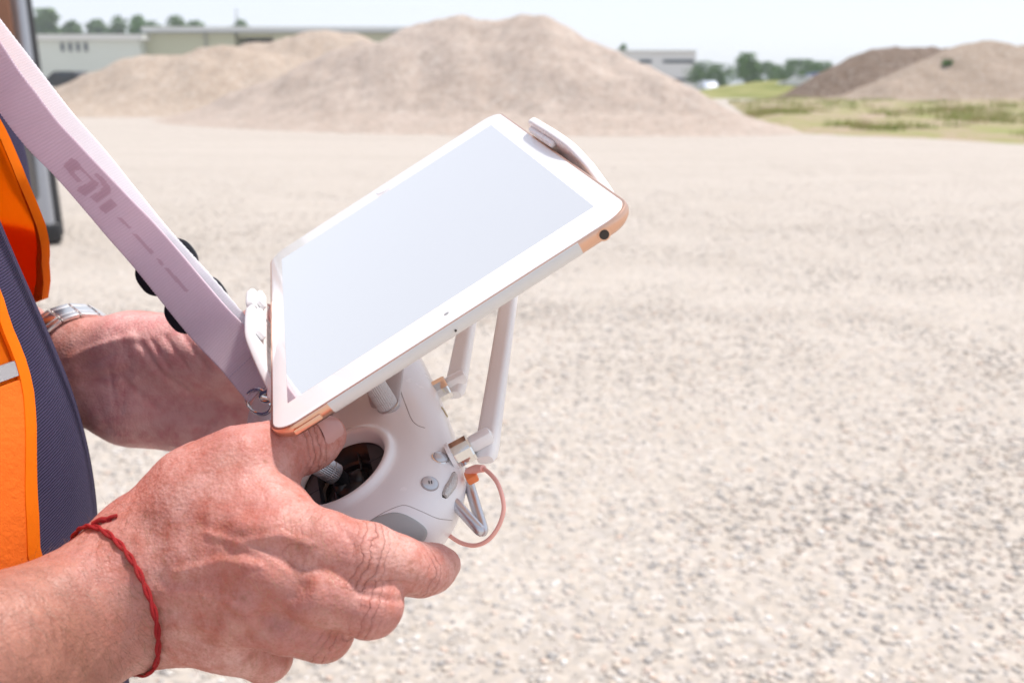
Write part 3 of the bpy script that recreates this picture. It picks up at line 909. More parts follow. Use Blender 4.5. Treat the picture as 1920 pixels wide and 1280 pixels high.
M_seam = new_mat('seam', (0.42, 0.37, 0.36), 0.7)
M_chrome = new_mat('chrome', (0.80, 0.79, 0.77), 0.08, 1.0)
M_silver = new_mat('satin_silver', (0.60, 0.60, 0.63), 0.30, 0.9)
M_blackp = new_mat('gimbal_black', (0.018, 0.018, 0.02), 0.38)
M_dgrey = new_mat('gimbal_grey', (0.045, 0.044, 0.05), 0.5)
M_alum = new_mat('stick_aluminium', (0.58, 0.57, 0.58), 0.32, 0.85)
rc = empty('remote_controller', tuple(ctw(0, -20, -44))); tag(rc, 'white two-stick drone remote controller held in both hands', 'controller')
shell = mesh('shell', abc2w(V), Q[:, ::1], M_plast, rc); fix_normals(shell)

RI = np.linalg.inv(R3)
def cam2abc(P): return (np.asarray(P, float) - CO) @ RI.T
O_abc = cam2abc([0, 0, 0])
def surf(uv, lift=0.0):
    """points on the shell seen at photograph pixels, as (a, b, c)"""
    uv = np.asarray(uv, float)
    D = np.stack([(uv[..., 0] - CX) / FPX, (uv[..., 1] - CY) / FPX, np.ones(uv.shape[:-1])], -1) @ RI.T
    P = BS.hit(O_abc, D, 300.0)
    return P + lift * BS.normal(P)
def seam(pts_uv, n=40, r=0.35, mat=None, name='seam', parent=None):
    P = surf(spline([(*p, 0) for p in pts_uv], n)[:, :2], -0.12)
    return tube(name, abc2w(P), r * .001, mat or M_seam, parent or shell, 6)
seam([(744, 706), (752, 735), (762, 762), (772, 786), (783, 797), (797, 802)], 30, 0.30)
seam([(690, 978), (720, 960), (746, 949), (762, 947), (790, 958), (820, 971), (848, 975)], 40, 0.22)
def surf_patch(name, poly_uv, mat, parent, lift=0.5, rings=8):
    """raised pad: rings of the outline shrunk to its centre, laid on the shell"""
    P = spline([(*p, 0) for p in poly_uv + poly_uv[:1]], 64)[:-1, :2]; c = P.mean(0); n = len(P)
    L = [surf(P, -0.4)] + [surf(c + (P - c) * (1 - k / rings) ** 1.0 * (0.985 if k == 0 else 1), lift) for k in range(rings)]
    V = np.vstack(L + [surf(c[None], lift)]); F = []
    for j in range(len(L) - 1):
        for i in range(n):
            a, b = j * n + i, j * n + (i + 1) % n; F.append((a, b, b + n, a + n))
    t = (len(L) - 1) * n
    for i in range(n): F.append((t + i, t + (i + 1) % n, len(V) - 1))
    return fix_normals(mesh(name, abc2w(V), F, mat, parent))
surf_patch('grip_pad', [(672, 990), (700, 972), (728, 962), (748, 961), (772, 970), (795, 986), (801, 1000), (792, 1016), (778, 1024), (740, 1020), (700, 1008)], M_pgrey, rc, 0.5)
# buttons and dial on the front shoulder
def surf_disc(name, uv, prof, mat, parent, seg=28):
    P = surf(np.array([uv]))[0]; N = BS.normal(P[None])[0]
    Nw = C2W @ (R3 @ N); X, S, U = frame_of(Nw)
    return disc(name, abc2w(P[None])[0], Nw, S, prof, mat, parent, seg), P, N
M_btn = new_mat('button_silver', (0.56, 0.58, 0.62), 0.25, 0.35)
b1, _, _ = surf_disc('shutter_button', (825, 858), [(3.9, -1), (3.9, 0.15), (3.5, 0.35)], M_chrome, rc)
surf_disc('button_cap', (825, 858), [(3.4, -1), (3.4, 0.8), (3.0, 1.3), (1.8, 1.7), (0.5, 1.85)], M_btn, b1)
b2, Pb, Nb = surf_disc('pause_button', (806, 906), [(3.9, -1), (3.9, 0.1), (3.6, 0.2)], M_seam, rc)
cap, _, _ = surf_disc('button_cap', (806, 906), [(3.5, -1), (3.5, 0.5), (3.1, 0.8), (0.5, 0.9)], M_btn, b2)
Nw = C2W @ (R3 @ Nb); lw = LTw - Nw * (LTw @ Nw); lw /= np.linalg.norm(lw); ew = np.cross(Nw, lw)
for k in (-0.55, 0.55):
    box_obj('pause_bar', (0.0016, 0.00045, 0.0002), basis(abc2w(Pb[None])[0] + Nw * 0.00095 + ew * k * 0.001, lw, ew, Nw), M_dgrey, cap)
# crescent dial slot and knurled wheel
d_poly = [(829, 932), (829, 922), (836, 911), (844, 899), (847, 887), (853, 884), (856, 893), (854, 906), (847, 921), (838, 934)]
surf_patch('dial_slot', d_poly, M_hole, rc, 0.06, 4)
dl = spline([(833, 930, 0), (840, 918, 0), (848, 905, 0), (852, 890, 0)], 12)[:, :2]
dw = surf(dl, 0.1)
M_knurl = new_mat('dial_wheel', (0.62, 0.60, 0.58), 0.4, 0.3); _n = NT(M_knurl)
_n.set('Normal', _n.bump(_n.voro(1500), 0.8, 0.0004))
tube('dial_wheel', abc2w(dw), 0.0023 * np.sin(np.linspace(0.35, math.pi - 0.35, 12)) ** 0.5, M_knurl, rc, 12)
# gimbals and sticks
def stick(s_, tilt_b, tilt_a, vis=True):
    base = np.array([s_ * GIMB, 0, 0.0])
    well = disc('stick_well', ctw(*(base + [0, 0, -18.5])), NNw, LTw, [(21.5, 0), (21.5, 1.0), (20.0, 1.2), (0.5, 1.2)], M_blackp, rc, 40)
    Rw = [LTw, FWw, NNw]
    def gb(name, c, s, mat, bev=0.3, par=None):
        return box_obj(name, tuple(x * .001 for x in s), basis(ctw(*(base + c)), *Rw), mat, par or well, bev * .001)
    V, F = lathe_data([(r * .001, h * .001) for r, h in ((20.35, -17), (20.35, -1.3), (19.9, -0.9), (19.8, -17))], 48, ctw(*base), LTw, FWw, NNw)
    fix_normals(mesh('well_liner', V, F[:-2], M_blackp, well))
    # the gimbal cover: two dark grey cheeks, split by a seam, on each side of a black slot
    for k in (-1, 1):
        for q in (-1, 1):
            pts = [(x, y) for x, y in [(13.0, 0.22), (20.2, 0.22), (19.5, 5.0), (17.4, 9.8), (15.4, 12.8), (13.0, 15.2)]]
            V = [ctw(*(base + [k * x if False else q * y, k * x, z])) for z in (-12.0, -1.8) for x, y in pts]; m_ = len(pts)
            F = [tuple(range(m_)), tuple(range(m_, 2 * m_))] + [(i, (i + 1) % m_, m_ + (i + 1) % m_, m_ + i) for i in range(m_)]
            autosmooth(fix_normals(mesh('cheek_plate', V, F, M_dgrey, well)), 30)
        gb('slot_rail', [0, k * 7.0, -6.0], (34, 0.6, 2.4), M_dgrey, 0.1)
        V, F = lathe_data([(r * .001, h * .001) for r, h in ((0.4, 6.6), (4.2, 6.4), (5.2, 5.2), (5.4, 0))], 24, ctw(*(base + [0, k * 1.0, -8])), LTw, NNw, FWw * k)
        hub = fix_normals(mesh('yoke_hub', V, F, M_blackp, well))
    disc('dome_ring', ctw(*(base + [0, 0, -10])), NNw, LTw, [(14.5, 0), (14.5, 3.0), (13.6, 4.2), (12.4, 3.2), (12.2, 0.5)], M_blackp, well, 40)
    disc('dome', ctw(*(base + [0, 0, -12])), NNw, LTw, [(9.6, 0), (9.2, 3.4), (7.4, 6.0), (4.6, 7.6), (2.0, 8.0)], M_blackp, well, 32)
    ax = NN + tilt_b * FW + tilt_a * LT; ax /= np.linalg.norm(ax); axw = W3(ax)
    X = LTw - axw * (LTw @ axw); X /= np.linalg.norm(X)
    O = ctw(*(base + [0, 0, -7]))
    st = disc('control_stick', O, axw, X, [(3.4, 0), (3.2, 4), (3.6, 7), (4.4, 9.5)], M_blackp, rc, 24)
    # knurled aluminium sleeve with grooves and a toothed crown
    V = []; F = []; NS = 64
    prof = [(4.6, 8.5), (4.9, 8.9), (4.9, 12.0), (4.55, 12.3), (4.9, 12.6), (4.9, 16.0), (4.55, 16.3), (4.9, 16.6), (4.9, 20.0), (4.4, 20.4), (3.2, 20.5), (2.6, 19.6)]
    Yv = np.cross(axw, X)
    for r, h in prof:
        for k in range(NS):
            a = 2 * math.pi * k / NS; rr_ = r - (0.28 if (k % 2 and r > 4.7) else 0)
            V.append(O + .001 * (rr_ * (math.cos(a) * X + math.sin(a) * Yv) + h * axw))
    for i in range(len(prof) - 1):
        for k in range(NS): F.append((i * NS + k, i * NS + (k + 1) % NS, (i + 1) * NS + (k + 1) % NS, (i + 1) * NS + k))
    F.append(tuple(range((len(prof) - 1) * NS, len(prof) * NS)))
    fix_normals(mesh('knurled_sleeve', V, F, M_alum, st, smooth=False))
    for k in range(10):
        a = 2 * math.pi * k / 10
        p = O + .001 * (3.9 * (math.cos(a) * X + math.sin(a) * Yv)); d_ = math.cos(a) * X + math.sin(a) * Yv
        box_obj('crown_tooth', (0.0011, 0.0011, 0.0014), basis(p + .0208 * axw, d_, np.cross(axw, d_), axw), M_alum, st, 0.0002, 1)
    return O + .0205 * axw
TIP_R = stick(1, -0.38, 0.02)
TIP_L = stick(-1, 0.05, 0.05)
# antennas
ANT = np.array([0.10, -0.72, 0.68]); ANT /= np.linalg.norm(ANT); ANTw = W3(ANT)
M_antp = plastic('antenna_white', (0.86, 0.83, 0.82), 0.35)
for (ku, kv, kz, bu, bv, bz, lb) in ((873, 843, 418, 914, 832, 424, 'near'), (831, 729, 482, 856, 716, 486, 'far')):
    k0 = cpt(ku, kv, kz); p0 = cpt(bu, bv, bz)
    kd = FW
    an = fix_normals(disc('antenna_hinge', c2w(k0 - kd * 6), W3(kd), LTw, [(6.0, 0), (6.2, 0.6), (6.2, 8.4), (5.8, 9.2), (3.2, 9.4)], M_chrome, rc, 10))
    autosmooth(an, 20)
    disc('hinge_collar', c2w(k0 - kd * 7.5), W3(kd), LTw, [(6.8, 0), (6.7, 1.6), (6.3, 1.8)], M_plast, an, 28)
    S = np.cross(ANT, FW); S /= np.linalg.norm(S); T = np.cross(S, ANT)
    L = 128.0
    lo = []
    for t, w, d in ((-9, 3.6, 2.6), (-6, 5.0, 3.8), (0, 5.3, 4.0), (8, 5.1, 3.9), (40, 4.7, 3.5), (90, 4.4, 3.2), (L - 4, 4.2, 2.8), (L, 3.0, 1.6)):
        lo.append(np.array([c2w(p0 + t * ANT + x * T + y * S) for x, y in rrect(w, d, min(w, d) * 0.7, 5)]))
    blade = slab('antenna', lo, M_antp, rc)
    # knuckle joining hinge and blade
    box_obj('hinge_knuckle', (0.0115, 0.0065, 0.0068), basis(c2w(k0 + kd * 8.0 + NN * 1), W3(kd), LTw, NNw), M_plast, blade, 0.002)
    disc('pivot_pin', c2w(p0 - S * 4.4 if (S[2] > 0) else p0 + S * 4.4), W3(-S if S[2] > 0 else S), ANTw, [(1.4, 0), (1.4, 0.4), (1.0, 0.5)], M_plast, blade, 16)
tl = surf(np.array([(828, 764), (833, 772), (838, 781)]), 0.02)
tube('status_mark', abc2w(tl), 0.0007, new_mat('gold_mark', (0.62, 0.55, 0.36), 0.4), rc, 8)
# wire handle under the front edge
def rod(pts, r, n=8):
    """straight runs with rounded bends of radius r"""
    P = [np.asarray(p, float) for p in pts]; out = [P[0]]
    for i in range(1, len(P) - 1):
        a = P[i] + (P[i - 1] - P[i]) / np.linalg.norm(P[i - 1] - P[i]) * r; b = P[i] + (P[i + 1] - P[i]) / np.linalg.norm(P[i + 1] - P[i]) * r
        out += [(1 - t) ** 2 * a + 2 * t * (1 - t) * P[i] + t * t * b for t in np.linspace(0, 1, n)]
    return np.array(out + [P[-1]])
wire = c2w(rod([cpt(848, 938, 404), cpt(909, 1004, 392), cpt(872, 884, 428)], 6.0))
tube('wire_handle', wire, 0.0025, M_silver, rc, 14)

# ---- charging / data cable
M_cable = new_mat('cable_pink', (0.88, 0.44, 0.37), 0.4)
M_plug = new_mat('plug_orange', (0.85, 0.22, 0.07), 0.4)
cable = empty('data_cable', tuple(c2w(cpt(893, 882, 408)))); tag(cable, 'salmon pink cable looping from the controller front socket', 'cable')
cp_ = spline([cpt(886, 884, 412), cpt(900, 877, 408), cpt(915, 884, 402), cpt(932, 904, 396), cpt(942, 932, 392), cpt(944, 958, 390), cpt(934, 988, 390), cpt(915, 1012, 392), cpt(890, 1022, 396), cpt(862, 1016, 402), cpt(836, 998, 408), cpt(812, 976, 418)], 80)
tube('cord', [c2w(p) for p in cp_], 0.00095, M_cable, cable, 12)
tube('strain_relief', [c2w(p) for p in spline([cpt(880, 886, 414), cpt(892, 879, 410), cpt(906, 878, 405)], 10)], np.linspace(0.0024, 0.0016, 10), M_cable, cable, 14)
dpl = W3(FW)
box_obj('plug', (0.0052, 0.0065, 0.004), basis(c2w(cpt(884, 893, 412)), dpl, LTw, NNw), M_plug, cable, 0.001)

# ---- tablet mount (clamp arms, bracket behind the tablet, post, thumbscrew)
mount = empty('tablet_mount', tuple(ctw(0, 30, 2))); tag(mount, 'white plastic clamp mount gripping both long edges of the tablet', 'mount')
M_mnt = plastic('mount_white', (0.88, 0.87, 0.87), 0.28)
def tbox(name, x0, x1, y0, y1, z0, z1, mat, bev, parent=mount):
    M = basis(tbw((x0 + x1) / 2, (y0 + y1) / 2, (z0 + z1) / 2), TXw, TYw, TNw)
    return box_obj(name, ((x1 - x0) * .001, (y1 - y0) * .001, (z1 - z0) * .001), M, mat, parent, bev * .001, 3)
def tprof(name, prof, x0, x1, mat, parent=mount, taper=0.0, n=9):
    """profile in (y, z) extruded along x with rounded, tapering ends"""
    L = []
    c = np.mean(prof, 0)
    for t in np.linspace(0, 1, n):
        x = x0 + (x1 - x0) * t; k = 1 - taper * (2 * abs(t - 0.5)) ** 6
        L.append(np.array([tbw(x, c[0] + (y - c[0]) * k, c[1] + (z - c[1]) * k) for y, z in prof]))
    return slab(name, L, mat, parent)
def clamp_plate(name, ys, stations, mat, parent=mount):
    """curved clamp arm running along the tablet edge: stations (x, ztop, zbot, yoff)"""
    L = []
    S = spline([(a, b, c) for a, b, c, _ in stations], 26); Yo_ = np.interp(S[:, 0], [q[0] for q in stations], [q[3] for q in stations])
    for (x, zt, zb), yo in zip(S, Yo_):
        y0, y1 = ys[0] + yo, ys[1] + yo; r = min(1.2, (zt - zb) * 0.45)
        pr_ = []
        for (yy, zz, a0) in ((max(y0, y1) - r, zt - r, 0), (min(y0, y1) + r, zt - r, 90), (min(y0, y1) + r, zb + r, 180), (max(y0, y1) - r, zb + r, 270)):
            for k in range(4):
                a = math.radians(a0 + 30 * k); pr_.append(tbw(x, yy + r * math.cos(a), zz + r * math.sin(a)))
        L.append(np.array(pr_))
    return slab(name, L, mat, parent)
arm = clamp_plate('clamp_arm', (-91.5, -87.0), [(-22, 8.5, -14, 0), (-18, 9, -14, 0), (5, 9, -14, 0), (20, 7, -14, 0), (40, -2, -14, 0.8), (56, -11, -14, 2.0)], M_mnt)
tbox('grip_lug', -18, 14, -87.2, -83.6, 0.4, 6.4, M_mnt, 1.4, arm)
arm = clamp_plate('clamp_arm', (-91.5, -87.0), [(-50, 6, -14, 0), (-47, 9, -14, 0), (-40, 9.4, -14, 0), (-29, 9, -14, 0), (-26, 6.5, -14, 0)], M_mnt)
tbox('grip_lug', -46, -29, -87.2, -83.6, 0.4, 6.4, M_mnt, 1.4, arm)
tbox('clamp_base', -52, 56, -91.2, -80.0, -13.6, -9.0, M_mnt, 1.5)
arm = clamp_plate('clamp_arm', (86.2, 90.5), [(-44, 3.5, -14, 0), (-41, 6, -14, 0), (-25, 6.5, -14, 0), (5, 6.2, -14, 0.4), (28, 4, -14, 0.8), (48, -1, -14, 0.4), (66, -8, -14, -1), (70, -11, -14, -1.5)], M_mnt)
tbox('grip_lug', -38, 6, 83.6, 86.6, 0.4, 3.6, M_mnt, 1.2, arm)
tbox('clamp_base', -56, 60, 80, 90.0, -13.6, -9.0, M_mnt, 1.5)
tbox('bracket', -16, 16, -84, 84, -14.0, -8.0, M_mnt, 2.0)
# post between controller and bracket
pa, pb_ = ct(2, 24, -1), tb(0, -6, -11)
lo = []
for t in np.linspace(0, 1, 9):
    c = pa + (pb_ - pa) * t; w = 19 - 5 * math.sin(t * math.pi); d = 9 - 2 * math.sin(t * math.pi)
    lo.append(np.array([c2w(c + x * LT + y * FW) for x, y in rrect(w, d, 4, 4)]))
M_mshade = plastic('mount_shaded', (0.52, 0.49, 0.50), 0.35)  # mount plastic with its shade under the tablet put into the colour
slab('post', lo, M_mshade, mount)
kn0 = ct(16.5, 29, 1.0)
X_ = LTw
ks = disc('thumbscrew', c2w(kn0), NNw, X_, [(5.4, 0), (5.6, 0.4), (5.6, 2.0), (5.2, 2.3)], M_alum, mount, 32)
V = []; F = []; NS = 60; prof = [(4.9, 2.0), (5.1, 2.5), (5.1, 6), (4.8, 6.3), (5.1, 6.6), (5.1, 11), (4.8, 11.3), (5.1, 11.6), (5.1, 16.5), (4.6, 17.2), (3.2, 17.3), (3.2, 21), (2.6, 21.6)]
Yv = np.cross(NNw, X_)
for r, h in prof:
    for k in range(NS):
        a = 2 * math.pi * k / NS; rr_ = r - (0.3 if (k % 2 and r > 5) else 0)
        V.append(c2w(kn0) + .001 * (rr_ * (math.cos(a) * X_ + math.sin(a) * Yv) + h * NNw))
for i in range(len(prof) - 1):
    for k in range(NS): F.append((i * NS + k, i * NS + (k + 1) % NS, (i + 1) * NS + (k + 1) % NS, (i + 1) * NS + k))
F.append(tuple(range((len(prof) - 1) * NS, len(prof) * NS)))
fix_normals(mesh('knurled_sleeve', V, F, plastic('knob_grey', (0.60, 0.58, 0.58), 0.4), ks, smooth=False))
# eyelet that carries the neck strap ring
tube('strap_eye', [c2w(p) for p in spline([ct(-10, 14, 14), ct(-22, -16, 18), ct(-27, -26, 18), ct(-29, -29, 15), ct(-26, -24, 12), ct(-10, 14, 8)], 24)], 0.0012, M_chrome, mount, 10)

# ================================================================== VAN BESIDE THE PILOT
van = empty('parked_van', tuple(on_ground(60, 462))); tag(van, 'grey van with a silver corner pillar standing behind the orange vest', 'van')
gp = on_ground(112, 461); VY = gp[1]; VX = gp[0]
Vw = 2.0; VLn = 4.8; VH = 2.35
def vbox(name, x0, x1, y0, y1, z0, z1, mat, bev, par=van, seg=3):
    return box_obj(name, (x1 - x0, y1 - y0, z1 - z0), RVAN @ Matrix.Translation(((x0 + x1) / 2, (y0 + y1) / 2, (z0 + z1) / 2)), mat, par, bev, seg)
# body: profile across the van (y, z), extruded along its length, with a slight inward lean
prof = [(0.06, 0.30), (0.0, 0.42), (0.0, 1.1), (0.04, 1.6), (0.12, 2.15), (0.20, 2.30), (0.34, VH), (Vw - 0.34, VH), (Vw - 0.2, 2.3), (Vw - 0.12, 2.15), (Vw - 0.04, 1.6), (Vw, 1.1), (Vw, 0.42), (Vw - 0.06, 0.30)]
xr = VX - 0.10
_c, _s = math.cos(0.50), math.sin(0.50)
def vrot(P):
    P = np.asarray(P, float).copy(); dx, dy = P[..., 0] - VX, P[..., 1] - VY
    P[..., 0] = VX + dx * _c - dy * _s; P[..., 1] = VY + dx * _s + dy * _c
    return P
RVAN = Matrix.Translation((VX, VY, 0)) @ Matrix.Rotation(0.50, 4, 'Z') @ Matrix.Translation((-VX, -VY, 0))
loops = [vrot(np.array([(x + sh * (z - 0.3) * -0.035, VY + y * k + (1 - k) * Vw / 2, 0.3 + (z - 0.3) * kz) for y, z in prof])) for x, k, kz, sh in ((xr - VLn, 0.93, 0.80, 0), (xr - VLn + 0.9, 1, 1.0, 0), (xr - 0.08, 1, 1, 1), (xr, 0.985, 0.99, 1))]
vb = slab('body', loops, M_vgrey, van)
# silver corner pillar and black rubber edge along the open rear doorway
pb0, pt0 = at_dist(93, 452, VY), at_dist(36, -12, VY + 0.08)
def pillar(name, ub, ut, w, d, dy, mat, z1v=-12, vb_=440):
    a, b = at_dist(ub, vb_, VY + dy), at_dist(ut, z1v, VY + dy + 0.10)
    b = b + (b - a) * 0.12
    L = [np.array([(p[0] + x, p[1] + y, p[2]) for x, y in rrect(w, d, min(w, d) * 0.8, 5)]) for p in [a + (b - a) * t for t in np.linspace(0, 1, 6)]]
    return slab(name, L, mat, van)
pillar('corner_pillar', 90, 28, 0.085, 0.07, 0.02, M_vsilver)
pillar('rubber_edge', 111, 47, 0.030, 0.05, 0.05, M_vblack)
vbox('bumper', VX - 0.16, VX + 0.03, VY - 0.02, VY + Vw, 0.02, 0.20, M_vblack, 0.04)
vbox('sill', VX - VLn, VX - 0.18, VY + 0.02, VY + 0.2, 0.16, 0.36, M_vgrey, 0.03)
vbox('side_window', VX - 1.9, VX - 0.13, VY - 0.03, VY + 0.12, 1.45, 2.2, M_vwood, 0.02)
vbox('side_window', VX - 3.6, VX - 2.1, VY + 0.0, VY + 0.12, 1.55, 2.12, M_glass, 0.02)
vbox('rear_door', xr + 0.0, xr + 0.03, VY + 0.12, VY + Vw - 0.12, 0.42, 2.1, M_vgrey, 0.012)
for sx_ in (-3.9, -1.15):
    for sy_, nd in ((0.02, -1), (Vw - 0.02, 1)):
        c = vrot((VX + sx_, VY + sy_, 0.34)); Xv = np.array((_c, _s, 0)); Zv = np.array((0, 0, 1.)); Nv = np.array((-_s, _c, 0)) * nd
        V, F = lathe_data([(0.30, -0.22), (0.34, -0.18), (0.34, 0.0), (0.31, 0.03), (0.22, 0.03)], 28, c, Xv, Zv, Nv)
        w = autosmooth(fix_normals(mesh('wheel', V, F, M_tyre, van)))
        V, F = lathe_data([(0.215, 0.02), (0.20, 0.045), (0.07, 0.03), (0.05, 0.05)], 28, c, Xv, Zv, Nv)
        autosmooth(fix_normals(mesh('rim', V, F, M_rim, w)))

# ================================================================== PERSON
def w2c(P): return ((np.asarray(P, float) - [0, 0, CAM_H]) * 1000) @ C2W
TW = tbw(0, 0, 0)
RV = np.array([0.2337, -0.9723, 0.0]); FV = np.array([0.9723, 0.2337, 0.0])
def pil(l, s, z):
    """pilot frame (mm: right, forward of the tablet centre, height) to world"""
    l, s, z = np.asarray(l, float), np.asarray(s, float), np.asarray(z, float)
    return np.stack([TW[0] + .001 * (s * FV[0] + l * RV[0]), TW[1] + .001 * (s * FV[1] + l * RV[1]), z * .001], -1)
def w2p(P):
    d = (np.asarray(P, float) - [TW[0], TW[1], 0]) * 1000
    return np.stack([d @ RV, d @ FV, d[..., 2]], -1)
person = empty('person', tuple(pil(0, -290, 0))); tag(person, 'person in navy shirt and orange vest holding the drone controller with both hands', 'person')

# ---- skin material
def skin_mat():
    m = new_mat('skin', rough=0.48, spec=0.36); n = NT(m)
    palm = n.attr('palm').outputs['Fac']
    big = n.noise(28, 5, 0.6); mid = n.noise(120, 5, 0.65); fine = n.noise(520, 3, 0.6)
    base = n.ramp(big, [(0.30, (0.46, 0.175, 0.15)), (0.5, (0.57, 0.26, 0.22)), (0.7, (0.68, 0.38, 0.335))])
    c = n.mix(n.ramp(mid, [(0.46, (0,) * 3), (0.70, (0.75,) * 3)]), base, (0.44, 0.12, 0.08))
    stip = n.noise(1100, 3, 0.7)
    c = n.mix(n.ramp(stip, [(0.50, (0,) * 3), (0.72, (0.5,) * 3)]), c, (0.36, 0.11, 0.07))
    c = n.mix(n.ramp(n.noise(62, 4, 0.6), [(0.52, (0,) * 3), (0.75, (0.5,) * 3)]), c, (0.62, 0.36, 0.30))
    c = n.mix(n.ramp(fine, [(0.48, (0,) * 3), (0.75, (0.45,) * 3)]), c, (0.40, 0.15, 0.09))
    spots = n.voro(95)
    c = n.mix(n.ramp(spots, [(0.05, (0.55,) * 3), (0.16, (0,) * 3)]), c, (0.33, 0.13, 0.08))
    pc = n.ramp(mid, [(0.35, (0.72, 0.32, 0.31)), (0.6, (0.80, 0.46, 0.43))])
    tan = n.attr('tan').outputs['Fac']
    c = n.mix(n.math('MULTIPLY', tan, 0.8), c, n.ramp(mid, [(0.35, (0.30, 0.115, 0.075)), (0.65, (0.44, 0.20, 0.14))]))
    c = n.mix(palm, c, pc)
    cm = n.attr('cmask').outputs['Fac']; cs = n.attr('crease').outputs['Fac']
    wob = n.math('ADD', n.math('MULTIPLY', cs, 1.0), n.math('MULTIPLY', n.noise(90, 3), 9.0))
    lines = n.math('POWER', n.math('ABSOLUTE', n.math('SINE', wob)), 0.35)          # narrow valleys
    lines = n.math('MULTIPLY', n.math('SUBTRACT', 1.0, lines), cm)
    c = n.mix(n.math('MULTIPLY', lines, 0.55), c, (0.33, 0.10, 0.07))
    n.set('Base Color', c)
    h = n.voro(750); h2 = n.noise(330, 4, 0.6)
    st = n.noise(1, 4, 0.6, vec=n.mapping((260, 260, 900), (0.3, 0.5, 0.2)))
    nb = n.bump(h, 0.32, 0.0005); nb = n.bump(h2, 0.28, 0.0011, nb); nb = n.bump(st, 0.24, 0.0008, nb)
    nb = n.bump(n.math('SUBTRACT', 1.0, lines), 0.8, 0.0012, nb)
    n.set('Normal', nb)
    n.set('Roughness', n.ramp(h2, [(0.3, (0.42,) * 3), (0.7, (0.58,) * 3)]))
    n.b.inputs['Subsurface Weight'].default_value = 0.12
    n.b.inputs['Subsurface Radius'].default_value = (1.0, 0.35, 0.2)
    n.b.inputs['Subsurface Scale'].default_value = 0.004
    return m
M_skin = skin_mat()
def J(u, v, z, rpx): return cpt(u, v, z), rpx * z / FPX
def chainj(S, joints, k):
    P = [J(*j) for j in joints]
    S.chain([p for p, _ in P], [r for _, r in P], k)

# ---------------- right hand and forearm (fine)
HR = SDF((-222, 18, 240), (6, 232, 440), 1.0)
ELB_R = w2c([-0.287, 0.124, 1.083])
WR, wr = J(262, 1098, 374, 128)
fdir = (ELB_R - WR) / np.linalg.norm(ELB_R - WR)
up_img = np.array([0.25, -0.97, 0.0]); e_up = up_img - fdir * (up_img @ fdir); e_up /= np.linalg.norm(e_up)
# forearm: two parallel cores make an oval section
for sgn in (-1, 1):
    a = WR + sgn * e_up * 7.0; b = WR + fdir * 60 + sgn * e_up * 10; c = WR + fdir * 150 + sgn * e_up * 15; d_ = ELB_R + sgn * e_up * 12
    HR.chain([a, b, c, d_], [20.5, 23.0, 30.5, 34.0], 10)
# back of the hand: metacarpals as one mass
for j in ((505, 990, 356, 64), (492, 1072, 350, 66), (462, 1140, 353, 64), (415, 1195, 366, 56)):
    P, r = J(*j)
    w0 = WR + e_up * {990: 12, 1072: 4, 1140: -5, 1195: -13}[j[1]]
    HR.cone(w0, P, 19.0, r, 12)
    HR.cone(w0 + [6, 0, 14], P + [-4, 0, 16], 15, 12, 10)                  # palm side thickness
# thumb
chainj(HR, [(300, 1000, 378, 92), (372, 925, 374, 78), (452, 868, 374, 66)], 14)
HR.cone(J(400, 950, 372, 1)[0], J(520, 965, 362, 1)[0], 15, 12, 14)         # first web muscle
HR.cone(J(440, 920, 375, 1)[0], J(505, 905, 380, 1)[0], 12.5, 9.5, 10)
TH = SDF(HR.lo, HR.lo + HR.h * (HR.n - 1), HR.h)
chainj(TH, [(446, 872, 374, 66), (510, 848, 384, 56), (556, 836, 394, 53)], 5)
chainj(TH, [(556, 836, 394, 53), (588, 826, 401, 48), (612, 816, 406, 36)], 5)
HR.merge(TH, 7); 
# fingers, each its own chain, kept apart from one another
FG = SDF(HR.lo, HR.lo + HR.h * (HR.n - 1), HR.h)
def finger(js, k=4):
    f = SDF(HR.lo, HR.lo + HR.h * (HR.n - 1), HR.h)
    chainj(f, js, k)
    FG.d = SDF.smin(FG.d, f.d, 1.6)
finger([(500, 992, 356, 66), (600, 1022, 353, 63), (690, 1045, 354, 62), (745, 1060, 361, 53), (788, 1068, 370, 48), (812, 1064, 378, 43), (834, 1058, 384, 31)])
finger([(492, 1078, 351, 64), (600, 1110, 348, 60), (694, 1133, 352, 59), (690, 1128, 378, 52), (650, 1105, 396, 48), (610, 1085, 404, 38)])
finger([(462, 1142, 353, 60), (540, 1165, 352, 56), (606, 1180, 358, 55), (606, 1170, 382, 49), (570, 1140, 396, 45), (535, 1120, 402, 36)])
finger([(415, 1198, 366, 52), (460, 1215, 368, 48), (498, 1228, 374, 47), (502, 1212, 392, 42), (480, 1180, 402, 39), (455, 1160, 406, 32)])
HR.merge(FG, 6)
del TH, FG
V, Q = HR.nets()
def proj(P): return np.stack([CX + FPX * P[:, 0] / P[:, 2], CY + FPX * P[:, 1] / P[:, 2]], 1)
def seg_dist(uv, pts):
    best = np.full(len(uv), 1e9)
    for a, b in zip(pts[:-1], pts[1:]):
        a, b = np.array(a, float), np.array(b, float); ab = b - a
        t = np.clip(((uv - a) @ ab) / (ab @ ab + 1e-9), 0, 1)
        best = np.minimum(best, np.linalg.norm(uv - a - t[:, None] * ab, axis=1))
    return best
def sculpt(S, V, feats):
    """raise or press soft strokes on the side of the surface turned to the viewer"""
    uv = proj(V); N = S.normal(V); face = np.clip(-(N * (V / np.linalg.norm(V, axis=1)[:, None])).sum(1) * 3, 0, 1)
    D = np.zeros(len(V))
    for pts, w, amp in feats:
        if len(pts) == 1: pts = [pts[0], (pts[0][0] + 0.1, pts[0][1])]
        D += amp * np.exp(-(seg_dist(uv, pts) / w) ** 2)
    return V + N * (D * face)[:, None]
